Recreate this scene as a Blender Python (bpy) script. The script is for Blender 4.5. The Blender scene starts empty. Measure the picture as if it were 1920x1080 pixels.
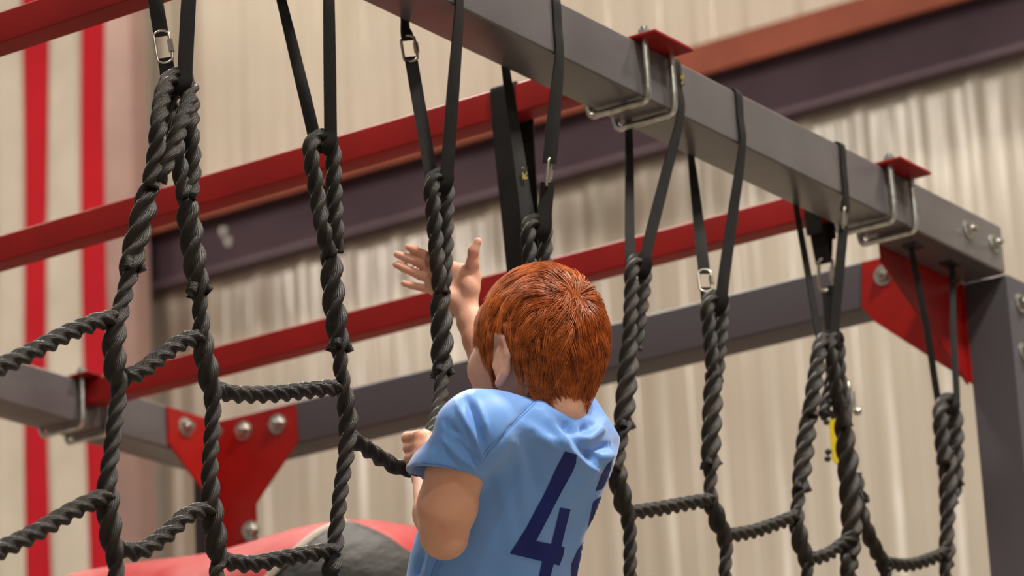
import bpy, bmesh, math, random
import numpy as np
from mathutils import Vector, Matrix
from mathutils.bvhtree import BVHTree

random.seed(7); RNG = np.random.default_rng(7)
sc = bpy.context.scene
COL = sc.collection

# ------------------------------------------------------------------ camera
YAW, PITCH, ROLL, FPX = math.radians(33.764), math.radians(17.5816), math.radians(-3.0626), 6679.34
CAM = Vector((0, 0, 1.5))
FWD = Vector((math.cos(YAW)*math.cos(PITCH), math.sin(YAW)*math.cos(PITCH), math.sin(PITCH)))
_r = FWD.cross(Vector((0, 0, 1))).normalized(); _u = _r.cross(FWD)
RGT = _r*math.cos(ROLL) + _u*math.sin(ROLL)
UPV = -_r*math.sin(ROLL) + _u*math.cos(ROLL)
cam = bpy.data.cameras.new('camera'); cam_o = bpy.data.objects.new('camera', cam); COL.objects.link(cam_o)
cam_o.matrix_world = Matrix(((RGT.x, UPV.x, -FWD.x, CAM.x), (RGT.y, UPV.y, -FWD.y, CAM.y), (RGT.z, UPV.z, -FWD.z, CAM.z), (0, 0, 0, 1)))
cam.sensor_width = 36; cam.lens = FPX*36/1920
cam.clip_end = 200
cam.dof.use_dof = True; cam.dof.focus_distance = 5.1; cam.dof.aperture_fstop = 6.3
sc.camera = cam_o

# ------------------------------------------------------------------ light and exposure
sc.view_settings.view_transform = 'Standard'; sc.view_settings.look = 'None'
sc.view_settings.gamma = 1; sc.view_settings.use_curve_mapping = False
sc.view_settings.exposure = -0.06
world = bpy.data.worlds.new('world'); sc.world = world; world.use_nodes = True
world.node_tree.nodes['Background'].inputs[0].default_value = (1.0, .90, .80, 1)
world.node_tree.nodes['Background'].inputs[1].default_value = 0.30

def lamp(name, loc, power, size, color, target=None):
    l = bpy.data.lights.new(name, 'AREA'); l.shape = 'DISK'; l.size = size; l.energy = power; l.color = color
    o = bpy.data.objects.new(name, l); COL.objects.link(o); o.location = loc
    if target is not None:
        o.rotation_euler = (Vector(target)-Vector(loc)).to_track_quat('-Z', 'Y').to_euler()
    return o
WARM = (1.0, .90, .78)
for i in range(6):                                   # row of high bays close to the end wall
    lamp('high_bay_lamp', (12.6, 3.2+i*2.3, 10.6), 72, .5, WARM)
for x, y, p in ((3.6, -.6, 430), (1.6, 4.2, 130), (7.6, .2, 330), (7.0, 6.2, 260), (-1.0, -3.0, 260)):   # high bays over the rig
    lamp('high_bay_lamp', (x, y, 8.6), p*1.3, .7, (1.0, .93, .84))

for y, p in ((14.3, 260), (10.4, 220)):  # high bays whose glare shows on the ribbed wall
    lamp('high_bay_lamp', (7.7, y, 9.6), p, .6, WARM)
# ------------------------------------------------------------------ pixel rays -> real points
def ray(px, py): return FWD + RGT*((px-960)/FPX) - UPV*((py-540)/FPX)
def onY(px, py, Y=2.992): d = ray(px, py); return CAM + d*((Y-CAM.y)/d.y)
def onX(px, py, X): d = ray(px, py); return CAM + d*((X-CAM.x)/d.x)
def onZ(px, py, Z): d = ray(px, py); return CAM + d*((Z-CAM.z)/d.z)
def D(px, py, dep): return CAM + ray(px, py)*dep

def proj(p):
    v = Vector(p)-CAM; d = v.dot(FWD); return 960+FPX*v.dot(RGT)/d, 540-FPX*v.dot(UPV)/d
# ------------------------------------------------------------------ materials
def lin(c):
    return tuple(((v/255)/12.92 if v/255 <= .04045 else ((v/255+.055)/1.055)**2.4) for v in c) + (1,)
def mat(name, rgb, rough=.5, metal=0., spec=.5, noise=None, bump=None, sheen=0, coat=0, sss=0):
    m = bpy.data.materials.new(name); m.use_nodes = True; nt = m.node_tree; N = nt.nodes; L = nt.links
    b = N['Principled BSDF']
    b.inputs['Base Color'].default_value = lin(rgb); b.inputs['Roughness'].default_value = rough
    b.inputs['Metallic'].default_value = metal; b.inputs['Specular IOR Level'].default_value = spec
    if sheen: b.inputs['Sheen Weight'].default_value = sheen
    if coat: b.inputs['Coat Weight'].default_value = coat; b.inputs['Coat Roughness'].default_value = .2
    if sss:
        b.inputs['Subsurface Weight'].default_value = sss; b.inputs['Subsurface Radius'].default_value = (.012, .004, .002)
        b.inputs['Subsurface Scale'].default_value = .6
    tc = N.new('ShaderNodeTexCoord')
    if noise:                                        # (scale, second colour, low, high)
        n = N.new('ShaderNodeTexNoise'); n.inputs['Scale'].default_value = noise[0]; n.inputs['Detail'].default_value = 5
        L.new(tc.outputs['Object'], n.inputs['Vector'])
        r = N.new('ShaderNodeValToRGB'); r.color_ramp.elements[0].position = noise[2]; r.color_ramp.elements[1].position = noise[3]
        r.color_ramp.elements[0].color = lin(rgb); r.color_ramp.elements[1].color = lin(noise[1])
        L.new(n.outputs['Fac'], r.inputs['Fac']); L.new(r.outputs['Color'], b.inputs['Base Color'])
    if bump:                                         # (scale, distance)
        n = N.new('ShaderNodeTexNoise'); n.inputs['Scale'].default_value = bump[0]; n.inputs['Detail'].default_value = 4
        L.new(tc.outputs['Object'], n.inputs['Vector'])
        bp = N.new('ShaderNodeBump'); bp.inputs['Distance'].default_value = bump[1]; bp.inputs['Strength'].default_value = 1
        L.new(n.outputs['Fac'], bp.inputs['Height']); L.new(bp.outputs['Normal'], b.inputs['Normal'])
    return m

M = {}
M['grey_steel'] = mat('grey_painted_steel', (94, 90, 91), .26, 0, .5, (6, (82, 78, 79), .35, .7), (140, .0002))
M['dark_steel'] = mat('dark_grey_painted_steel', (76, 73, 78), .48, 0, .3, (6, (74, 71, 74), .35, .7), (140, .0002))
M['red_steel'] = mat('red_painted_steel', (140, 21, 19), .48, 0, .25, (7, (124, 18, 16), .35, .7), (140, .0002))
M['red_plate'] = mat('red_painted_plate', (158, 21, 15), .38, 0, .35, (9, (128, 14, 10), .3, .75), (90, .0003))
M['zinc'] = mat('zinc_plated_steel', (205, 205, 200), .28, 1, .5, (60, (165, 160, 145), .4, .7))
M['stainless'] = mat('stainless_steel', (185, 178, 165), .3, 1, .5)
M['webbing'] = mat('black_nylon_webbing', (22, 20, 19), .7, 0, .2, (30, (31, 28, 26), .4, .75), (900, .0006))
M['label'] = mat('woven_label', (150, 138, 60), .7, 0, .3, (160, (40, 38, 34), .42, .5))
M['yellow'] = mat('yellow_painted_metal', (225, 200, 30), .4)
M['black_plastic'] = mat('black_metal', (38, 36, 36), .4)
M['girt'] = mat('primer_red_steel', (142, 74, 54), .6, 0, .2, (4, (122, 62, 44), .3, .7))
M['mauve_steel'] = mat('mauve_painted_steel', (92, 74, 84), .6, 0, .25, (3, (80, 64, 74), .3, .7))
M['vinyl_red'] = mat('red_vinyl', (158, 13, 17), .5, 0, .2, None, (14, .004))
M['vinyl_black'] = mat('black_vinyl', (25, 23, 21), .6, 0, .25, (6, (40, 37, 33), .4, .7), (20, .006))
M['vinyl_grey'] = mat('grey_piping', (150, 140, 125), .5)
M['floor'] = mat('rubber_floor', (150, 140, 126), .7, 0, .4, (2, (120, 112, 102), .3, .7))
M['ceiling'] = mat('white_ceiling_liner', (215, 208, 196), .7)
M['flag_red'] = mat('red_flag_cloth', (170, 18, 32), .8, 0, .15, (3, (158, 16, 30), .35, .7), (400, .0005))
M['flag_white'] = mat('white_flag_cloth', (188, 179, 165), .8, 0, .15, (3, (168, 158, 143), .3, .75), (400, .0005))
M['flag_reflection'] = mat('mauve_flag_reflection', (170, 140, 130), .6, 0, .4, (3, (150, 122, 116), .3, .7))  # flag's reflection in the glossy wall, put into a solid colour
M['navy'] = mat('navy_print', (14, 30, 108), .55, 0, .2, (20, (20, 38, 122), .4, .7))
M['eye_white'] = mat('eye_white', (235, 230, 225), .2)
M['iris'] = mat('iris', (60, 80, 90), .2)
M['lip'] = mat('lip', (190, 110, 100), .5)
M['ripstop'] = mat('black_cotton_shorts', (30, 32, 40), .8)

def rope_mat():
    m = mat('black_polypropylene_rope', (50, 44, 38), .45, 0, .32)
    nt = m.node_tree; N = nt.nodes; L = nt.links; b = N['Principled BSDF']
    uv = N.new('ShaderNodeUVMap'); uv.uv_map = 'UVMap'
    sep = N.new('ShaderNodeSeparateXYZ'); L.new(uv.outputs['UV'], sep.inputs[0])
    def mth(op, a, c=None):
        n = N.new('ShaderNodeMath'); n.operation = op
        for i, v in enumerate((a, c)):
            if v is None: continue
            if isinstance(v, (int, float)): n.inputs[i].default_value = v
            else: L.new(v, n.inputs[i])
        return n.outputs[0]
    ph = mth('ADD', mth('MULTIPLY', sep.outputs['X'], 36*6.2832), mth('MULTIPLY', sep.outputs['Y'], 1050.0))
    s = mth('SINE', ph)
    nz = N.new('ShaderNodeTexNoise'); nz.inputs['Scale'].default_value = 320; nz.inputs['Detail'].default_value = 3
    tc = N.new('ShaderNodeTexCoord'); L.new(tc.outputs['Object'], nz.inputs['Vector'])
    h = mth('ADD', mth('MULTIPLY', s, .5), nz.outputs['Fac'])
    bp = N.new('ShaderNodeBump'); bp.inputs['Distance'].default_value = .00045
    L.new(h, bp.inputs['Height']); L.new(bp.outputs['Normal'], b.inputs['Normal'])
    n2 = N.new('ShaderNodeTexNoise'); n2.inputs['Scale'].default_value = 26; L.new(tc.outputs['Object'], n2.inputs['Vector'])
    r = N.new('ShaderNodeValToRGB'); r.color_ramp.elements[0].position = .35; r.color_ramp.elements[1].position = .7
    r.color_ramp.elements[0].color = lin((20, 16, 12)); r.color_ramp.elements[1].color = lin((42, 34, 26))
    L.new(n2.outputs['Fac'], r.inputs['Fac']); L.new(r.outputs['Color'], b.inputs['Base Color'])
    return m
M['rope'] = rope_mat()

def wall_mat():
    m = mat('beige_ribbed_wall_steel', (200, 188, 170), .24, 0, .6)
    nt = m.node_tree; N = nt.nodes; L = nt.links; b = N['Principled BSDF']
    tc = N.new('ShaderNodeTexCoord'); mp = N.new('ShaderNodeMapping'); mp.inputs['Scale'].default_value = (1, 1, .05)
    L.new(tc.outputs['Object'], mp.inputs['Vector'])
    n = N.new('ShaderNodeTexNoise'); n.inputs['Scale'].default_value = 9; n.inputs['Detail'].default_value = 3
    L.new(mp.outputs['Vector'], n.inputs['Vector'])
    bp = N.new('ShaderNodeBump'); bp.inputs['Distance'].default_value = .012
    L.new(n.outputs['Fac'], bp.inputs['Height']); L.new(bp.outputs['Normal'], b.inputs['Normal'])
    n2 = N.new('ShaderNodeTexNoise'); n2.inputs['Scale'].default_value = 1.2; n2.inputs['Detail'].default_value = 3
    L.new(tc.outputs['Object'], n2.inputs['Vector'])
    r = N.new('ShaderNodeValToRGB'); r.color_ramp.elements[0].position = .3; r.color_ramp.elements[1].position = .7
    r.color_ramp.elements[0].color = lin((184, 175, 160)); r.color_ramp.elements[1].color = lin((196, 187, 172))
    L.new(n2.outputs['Fac'], r.inputs['Fac']); L.new(r.outputs['Color'], b.inputs['Base Color'])
    return m
M['wall'] = wall_mat()

def skin_mat():
    m = mat('fair_skin', (228, 174, 146), .5, 0, .35, (22, (220, 152, 124), .45, .75), (260, .0004), sss=.25)
    return m
M['skin'] = skin_mat()
M['shirt'] = mat('light_blue_polyester', (112, 164, 234), .45, 0, .3, (8, (104, 154, 226), .4, .7), (1500, .0002), sheen=.3)
M['shirt_seam'] = mat('blue_seam', (84, 124, 188), .6)
def hair_mat(name, a, c):
    m = mat(name, a, .38, 0, .5, (60, c, .35, .65))
    b = m.node_tree.nodes['Principled BSDF']; b.inputs['Anisotropic'].default_value = .6
    return m
M['hair'] = hair_mat('copper_hair', (204, 110, 46), (156, 76, 28))
M['scalp'] = mat('copper_hair_under', (134, 64, 25), .8, 0, .05)

# ------------------------------------------------------------------ object helpers
def link(name, me, material=None, parent=None):
    o = bpy.data.objects.new(name, me); COL.objects.link(o)
    if material is not None: me.materials.append(material)
    if parent is not None: o.parent = parent
    return o
def smooth(me, ang=None):
    me.polygons.foreach_set('use_smooth', [True]*len(me.polygons))
    if ang is not None:
        me.set_sharp_from_angle(angle=math.radians(ang))
def from_bm(name, bm, material, parent=None, ang=35):
    me = bpy.data.meshes.new(name); bm.to_mesh(me); bm.free(); smooth(me, ang)
    return link(name, me, material, parent)
def from_np(name, V, F, material, parent=None, ang=None):
    me = bpy.data.meshes.new(name)
    me.from_pydata([tuple(map(float, v)) for v in V], [], [tuple(map(int, f)) for f in F]); me.update(); smooth(me, ang)
    return link(name, me, material, parent)
def empty(name, label, cat, loc=(0, 0, 0), group=None):
    o = bpy.data.objects.new(name, None); COL.objects.link(o); o.location = loc
    o.empty_display_size = .05
    tag(o, label, cat, group); return o
def tag(o, label, cat, group=None):
    o['label'] = label; o['category'] = cat
    if group: o['group'] = group
    return o
def structure(o, label=None):
    o['kind'] = 'structure'
    if label: o['label'] = label
    return o
def local(o, parent):                                # keep world coords under an empty that has a location
    o.location = o.location - parent.location; return o

def box_bm(lo, hi, bevel=0, seg=2):
    bm = bmesh.new(); bmesh.ops.create_cube(bm, size=1)
    lo = Vector(lo); hi = Vector(hi)
    for v in bm.verts: v.co = Vector(((lo.x+hi.x)/2+v.co.x*(hi.x-lo.x), (lo.y+hi.y)/2+v.co.y*(hi.y-lo.y), (lo.z+hi.z)/2+v.co.z*(hi.z-lo.z)))
    if bevel: bmesh.ops.bevel(bm, geom=bm.edges[:], offset=bevel, segments=seg, affect='EDGES', profile=.6)
    return bm
def prism_bm(pts, off, bevel=0):                     # polygon pts (3D) extruded by vector off
    bm = bmesh.new(); n = len(pts); off = Vector(off)
    a = [bm.verts.new(p) for p in pts]; b = [bm.verts.new(Vector(p)+off) for p in pts]
    bm.faces.new(a); bm.faces.new(b[::-1])
    for i in range(n): bm.faces.new((a[i], b[i], b[(i+1) % n], a[(i+1) % n]))
    bmesh.ops.recalc_face_normals(bm, faces=bm.faces[:])
    if bevel: bmesh.ops.bevel(bm, geom=bm.edges[:], offset=bevel, segments=2, affect='EDGES')
    return bm

def catmull(P, ds, extra=None):
    """resample polyline through P with Catmull-Rom at spacing ds; extra: per-point values interpolated alike"""
    P = [np.array(p, float) for p in P]; n = len(P)
    E = np.array(extra, float) if extra is not None else np.zeros(n)
    Q = []; S = []
    for i in range(n-1):
        p0 = P[i-1] if i else 2*P[0]-P[1]; p1 = P[i]; p2 = P[i+1]; p3 = P[i+2] if i+2 < n else 2*P[-1]-P[-2]
        for t in np.linspace(0, 1, 16, endpoint=False):
            Q.append(.5*((2*p1)+(-p0+p2)*t+(2*p0-5*p1+4*p2-p3)*t*t+(-p0+3*p1-3*p2+p3)*t**3)); S.append(E[i]*(1-t)+E[i+1]*t)
    Q.append(P[-1]); S.append(E[-1]); Q = np.array(Q); S = np.array(S)
    L = np.concatenate([[0], np.cumsum(np.linalg.norm(np.diff(Q, axis=0), axis=1))])
    m = max(2, int(round(L[-1]/ds))+1); u = np.linspace(0, L[-1], m)
    return np.stack([np.interp(u, L, Q[:, k]) for k in range(3)], 1), u, np.interp(u, L, S)
def frames(Q):
    T = np.gradient(Q, axis=0); T /= np.linalg.norm(T, axis=1)[:, None]
    n = np.cross(T[0], [0.3, 1, 0.1]); n /= np.linalg.norm(n); Ns = [n]
    for i in range(1, len(Q)):
        n = Ns[-1] - T[i]*np.dot(Ns[-1], T[i]); n /= np.linalg.norm(n); Ns.append(n)
    Ns = np.array(Ns); return T, Ns, np.cross(T, Ns)

RK = 1.13
def lobed_tube(name, P, R, lay=.073, ds=.0042, nseg=27, material=None, parent=None, taper=(0, 0), phase=0., lobes=3):
    """laid rope: cross section of touching strands twisted along the path; R per point"""
    Q, u, Rr = catmull(P, ds, np.array(R)*RK); T, Nn, B = frames(Q); m = len(Q)
    a = 1/2.155 if lobes == 3 else .45; c = 1-a
    phi = np.linspace(0, 2*np.pi, nseg, endpoint=False)
    w = 2*np.pi/lobes; rel = (phi+w/2) % w - w/2
    r = c*np.cos(rel)+np.sqrt(np.maximum(a*a-(c*np.sin(rel))**2, 0)); r = np.maximum(r, .62)
    tw = np.zeros(m); tw[1:] = np.cumsum(2*np.pi*np.diff(u)/(lay*(Rr[1:]/.0105)**.8))
    ends = np.ones(m)
    ang = phi[None, :] + tw[:, None] + phase
    rad = Rr[:, None]*r[None, :]*ends[:, None]
    V = Q[:, None, :] + rad[..., None]*(np.cos(ang)[..., None]*Nn[:, None, :]+np.sin(ang)[..., None]*B[:, None, :])
    V = V.reshape(-1, 3)
    i, j = np.meshgrid(np.arange(m-1), np.arange(nseg), indexing='ij'); i = i.ravel(); j = j.ravel(); j2 = (j+1) % nseg
    F = np.stack([i*nseg+j, i*nseg+j2, (i+1)*nseg+j2, (i+1)*nseg+j], 1)
    caps = [list(range(nseg))[::-1], [(m-1)*nseg+k for k in range(nseg)]]
    me = bpy.data.meshes.new(name); me.from_pydata(V.tolist(), [], F.tolist()+caps); me.update()
    uv = me.uv_layers.new(name='UVMap')
    U = np.zeros((len(F)*4, 2)); k = np.arange(len(F))
    for q, (ii, jj) in enumerate(((i, j), (i, j+1), (i+1, j+1), (i+1, j))):
        U[k*4+q, 0] = jj/nseg; U[k*4+q, 1] = u[ii]
    full = np.zeros((len(me.loops), 2)); full[:len(U)] = U
    uv.data.foreach_set('uv', full.ravel()); smooth(me)
    return link(name, me, material or M['rope'], parent)

def tube(name, P, R, material, parent=None, nseg=12, ds=.006):
    if not hasattr(R, '__len__'): R = [R]*len(P)
    Q, u, Rr = catmull(P, ds, R); T, Nn, B = frames(Q); m = len(Q)
    phi = np.linspace(0, 2*np.pi, nseg, endpoint=False)
    V = (Q[:, None, :]+Rr[:, None, None]*(np.cos(phi)[None, :, None]*Nn[:, None, :]+np.sin(phi)[None, :, None]*B[:, None, :])).reshape(-1, 3)
    F = [(i*nseg+j, i*nseg+(j+1) % nseg, (i+1)*nseg+(j+1) % nseg, (i+1)*nseg+j) for i in range(m-1) for j in range(nseg)]
    F += [tuple(range(nseg))[::-1], tuple((m-1)*nseg+k for k in range(nseg))]
    return from_np(name, V, F, material, parent, 40)

def ribbon(name, P, A, width, material=None, parent=None, thick=.0024, ds=.008, closed=False):
    """flat webbing along P; A = heading (deg, about z) of its width direction at each point"""
    Q, u, Ar = catmull(P, ds, A); m = len(Q)
    T = np.gradient(Q, axis=0); T /= np.linalg.norm(T, axis=1)[:, None]
    W = np.stack([np.cos(np.radians(Ar)), np.sin(np.radians(Ar)), np.zeros(m)], 1)
    W = W - T*(W*T).sum(1)[:, None]; W /= np.linalg.norm(W, axis=1)[:, None]
    Nn = np.cross(T, W); w = width/2; t = thick/2
    pr = [(-w, -t), (-w*.5, -t*1.25), (w*.5, -t*1.25), (w, -t), (w, t), (w*.5, t*1.25), (-w*.5, t*1.25), (-w, t)]
    V = np.concatenate([(Q+W*a+Nn*b)[:, None, :] for a, b in pr], 1).reshape(-1, 3); n = len(pr)
    F = [(i*n+j, i*n+(j+1) % n, (i+1)*n+(j+1) % n, (i+1)*n+j) for i in range(m-1) for j in range(n)]
    F += [tuple(range(n))[::-1], tuple((m-1)*n+k for k in range(n))]
    return from_np(name, V, F, material or M['webbing'], parent, 50)

def hexbolt(parent, c, n, r=.013, name='bolt', dome=True):
    """washer, hex head and stud end standing on a face at c with outward normal n"""
    n = Vector(n).normalized(); rot = Vector((0, 0, 1)).rotation_difference(n).to_matrix().to_4x4()
    bm = bmesh.new()
    def cyl(rr, z0, z1, seg, r2=None):
        k = bmesh.ops.create_cone(bm, cap_ends=True, segments=seg, radius1=rr, radius2=r2 or rr, depth=z1-z0)
        bmesh.ops.translate(bm, verts=k['verts'], vec=(0, 0, (z0+z1)/2))
    cyl(r*1.25, -.001, .0025, 24)
    bmw = bm; bm_w = bm
    for v in bm.verts: pass
    w = from_xf(name, bm, M['zinc'], parent, rot, c)
    bm = bmesh.new(); cyl(r*.95, .0025, .0025+r*.7, 6, r*.86)
    from_xf('hex_nut', bm, M['zinc'], w, rot, c)
    bm = bmesh.new(); cyl(r*.46, .0, .0025+r*1.12, 14, r*.42)
    from_xf('stud', bm, M['zinc'], w, rot, c)
    return w
def from_xf(name, bm, material, parent, rot, c):
    bmesh.ops.transform(bm, matrix=Matrix.Translation(c) @ rot, verts=bm.verts[:])
    return from_bm(name, bm, material, parent, 30)

# ================================================================== ROOM
XW = 14.0
structure(from_bm('floor', box_bm((-6, -8, -.1), (XW+.1, 18, 0)), M['floor']))
structure(from_bm('ceiling', box_bm((-6, -8, 11.4), (XW+.1, 18, 11.5)), M['ceiling']))
def ribbed_wall():
    prof = []; y = -2.0
    while y < 18:
        prof += [(y, 0), (y+.03, .018), (y+.075, .018), (y+.105, 0), (y+.165, 0), (y+.175, .004), (y+.195, .004), (y+.205, 0), (y+.25, 0)]
        y += .3
    V = []; F = []
    for yy, d in prof: V += [(XW-d, yy, 0), (XW-d, yy, 11.4)]
    n = len(prof)
    for i in range(n-1): F.append((2*i, 2*i+1, 2*i+3, 2*i+2))
    b = len(V)
    V += [(XW+.05, prof[0][0], 0), (XW+.05, prof[0][0], 11.4), (XW+.05, prof[-1][0], 0), (XW+.05, prof[-1][0], 11.4)]
    F += [(b, b+2, b+3, b+1), (0, b, b+1, 1), (2*(n-1), 2*(n-1)+1, b+3, b+2)]
    o = from_np('wall_back', V, F, M['wall'], None, 20)
    return structure(o, 'beige ribbed metal end wall of the hall')
wall = ribbed_wall()
zg = onX(1400, 122, XW-.16).z
def girt():
    x0, x1 = XW-.20, XW-.022
    bm = prism_bm([(p[0], -2, p[1]) for p in ((x1, zg+.155), (x0, zg+.155), (x0, zg), (x0+.03, zg), (x0+.03, zg+.10), (x1, zg+.10))], (0, 20, 0))
    g = structure(from_bm('trim_1', bm, M['girt'], None, 30), 'rust red steel flange running across the beige wall')
    zb = zg-.285
    bm = prism_bm([(p[0], -2, p[1]) for p in ((x1, zg+.10), (XW-.09, zg+.10), (XW-.09, zb+.06), (XW-.10, zb+.035), (XW-.12, zb+.012), (XW-.14, zb+.008), (XW-.14, zb), (x1, zb))], (0, 20, 0))
    w = structure(from_bm('trim_3', bm, M['mauve_steel'], None, 30), 'dark mauve steel web below the rust red flange')
    return w
g = girt()
for q in ((420, 433), (429, 453)):
    p = onX(*q, XW-.09); hexbolt(g, p, (-1, 0, 0), .017)
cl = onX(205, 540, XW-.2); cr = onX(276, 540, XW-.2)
refl = from_bm('reflection_strip', box_bm((XW-.30, cr.y, 0), (XW-.17, cl.y+.5, 11.4), .01), M['flag_reflection'])  # added upright box imitating the flag's reflection on the wall
structure(refl, 'mauve upright strip imitating the flag reflection on the wall')

# ------------------------------------------------------------------ flag
def flag():
    XF = 11.0; root = empty('flag', 'long red and white striped flag hanging vertically on the left', 'flag', (XF, 10, 8.3))
    edges = [205, 157, 93, 45]; ys = [onX(e, 540, XF).y for e in edges]
    wd = (ys[3]-ys[0])/3; ys = [ys[0]+0*wd, ys[1], ys[2], ys[3]] + [ys[3]+wd*k for k in range(1, 11)]
    for k in range(13):
        y0, y1 = ys[k], ys[k+1]; nz = 60; ny = 5; V = []; F = []
        for i in range(nz+1):
            z = 8.3 - 4.3*i/nz
            for j in range(ny+1):
                y = y0+(y1-y0)*j/ny; d = (y-ys[0])
                x = XF + .008*math.sin(d*19+z*.9)+.005*math.sin(d*31-z*2.1+1)+.008*math.sin(z*1.7+d*5)
                V.append((x, y+.008*math.sin(z*1.3), z))
        for i in range(nz):
            for j in range(ny):
                a = i*(ny+1)+j; F.append((a, a+1, a+ny+2, a+ny+1))
        o = from_np('stripe', V, F, M['flag_red'] if k % 2 == 0 else M['flag_white'], root); local(o, root)
        s = o.modifiers.new('s', 'SOLIDIFY'); s.thickness = .002
    t = tube('flag_pole', [(XF, ys[0]-.1, 8.31), (XF, ys[-1]+.1, 8.31)], .02, M['zinc'], root, ds=.3); local(t, root)
    for yy in (ys[0]+.2, ys[-1]-.2):
        t = tube('hanging_cord', [(XF, yy, 8.3), (XF, yy, 11.4)], .004, M['webbing'], root, ds=.5, nseg=6); local(t, root)
flag()

# ================================================================== RIG
YF, YB, ZB, ZT, XC = 2.942, 3.042, 3.617, 3.717, 6.170
YL = 4.958                                            # inner face of the left beam
main = empty('grey_beam', 'long grey square steel beam crossing from upper left to the right corner', 'beam', (2.4, 2.992, ZB))
local(from_bm('beam_tube', box_bm((2.0, YF, ZB), (XC, YB, ZT), .007, 3), M['grey_steel'], main), main)
for q in ((1815, 431), (1863, 456)): local(hexbolt(main, onY(*q, YF), (0, -1, 0), .0155), main)

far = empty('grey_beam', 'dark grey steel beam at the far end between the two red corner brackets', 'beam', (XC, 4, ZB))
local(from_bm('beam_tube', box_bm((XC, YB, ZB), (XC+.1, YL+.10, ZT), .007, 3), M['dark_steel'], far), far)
lft = empty('grey_beam', 'grey steel beam in the lower left, in front of the striped flag', 'beam', (4, YL, ZB))
local(from_bm('beam_tube', box_bm((3.4, YL, ZB), (XC, YL+.1, ZT), .007, 3), M['grey_steel'], lft), lft)

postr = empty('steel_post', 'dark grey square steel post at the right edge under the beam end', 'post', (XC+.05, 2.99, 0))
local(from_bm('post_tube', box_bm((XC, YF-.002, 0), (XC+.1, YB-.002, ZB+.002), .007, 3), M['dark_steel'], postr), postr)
for q in ((1912, 568), (1919, 660)): local(hexbolt(postr, onY(*q, YF-.002), (0, -1, 0), .0155), postr)
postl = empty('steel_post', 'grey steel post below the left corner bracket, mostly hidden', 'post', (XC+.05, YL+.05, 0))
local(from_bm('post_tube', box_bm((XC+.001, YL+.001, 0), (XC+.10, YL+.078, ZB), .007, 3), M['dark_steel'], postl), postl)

# corner brackets
br = empty('corner_bracket', 'red steel corner bracket under the right end of the long grey beam', 'bracket', (XC-.1, 3.1, 3.45))
pl1 = [onX(*q, XC) for q in ((1617, 484), (1617, 577), (1640, 603), (1825, 722))]
pl1 = [Vector((XC, p.y, min(p.z, ZT-.004))) for p in pl1] + [Vector((XC, YB-.006, ZB-.001)), Vector((XC, YB+.003, ZB-.001)), Vector((XC, YB+.003, ZT-.004))]
pl1[3].y = YB-.006
local(from_bm('side_plate', prism_bm(pl1, (-.006, 0, 0), .0015), M['red_plate'], br), br)
zlow = pl1[3].z
pl2 = [Vector((XC-.006, YB+.0005, ZT-.006)), Vector((XC-.006, YB+.0005, zlow)), Vector((XC-.33, YB+.0005, ZB-.03)), Vector((XC-.33, YB+.0005, ZT-.006))]
local(from_bm('side_plate', prism_bm(pl2, (0, .006, 0), .0015), M['red_plate'], br), br)
local(hexbolt(br, onX(1657, 516, XC-.006), (-1, 0, 0), .0175), br)
bl = empty('corner_bracket', 'red steel corner bracket left of centre, bolted through both grey beams', 'bracket', (XC-.1, YL, 3.45))
yc = YL
pr_ = [onX(*q, XC) for q in ((556, 757), (560, 830), (482, 945), (485, 1032), (450, 1040))]
pr_ = [Vector((XC, p.y, min(p.z, ZT-.004))) for p in pr_]
zbot = pr_[3].z
pr_ = [Vector((XC, yc, ZT-.004))] + pr_[:4] + [Vector((XC, yc-.03, zbot)), Vector((XC, yc, zbot+.035))]
local(from_bm('side_plate', prism_bm(pr_, (-.006, 0, 0), .0015), M['red_plate'], bl), bl)
pp = [onY(*q, YL) for q in ((310, 763), (313, 832), (372, 925), (384, 935), (386, 1018))]
zz = pr_[1:5]
pa = [Vector((XC-.006, yc, ZT-.004)), Vector((pp[0].x, yc, ZT-.004)), Vector((pp[1].x, yc, pp[1].z)), Vector((pp[3].x, yc, pp[2].z)), Vector((pp[3].x, yc, zbot)), Vector((XC-.03, yc, zbot)), Vector((XC-.006, yc, zbot+.03))]
local(from_bm('side_plate', prism_bm(pa, (0, -.006, 0), .0015), M['red_plate'], bl), bl)
for q in ((347, 801), (415, 812)): local(hexbolt(bl, onY(*q, YL-.006), (0, -1, 0), .0185), bl)
for q in ((457, 808), (521, 795), (471, 995)): local(hexbolt(bl, onX(*q, XC-.006), (-1, 0, 0), .0185), bl)

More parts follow.
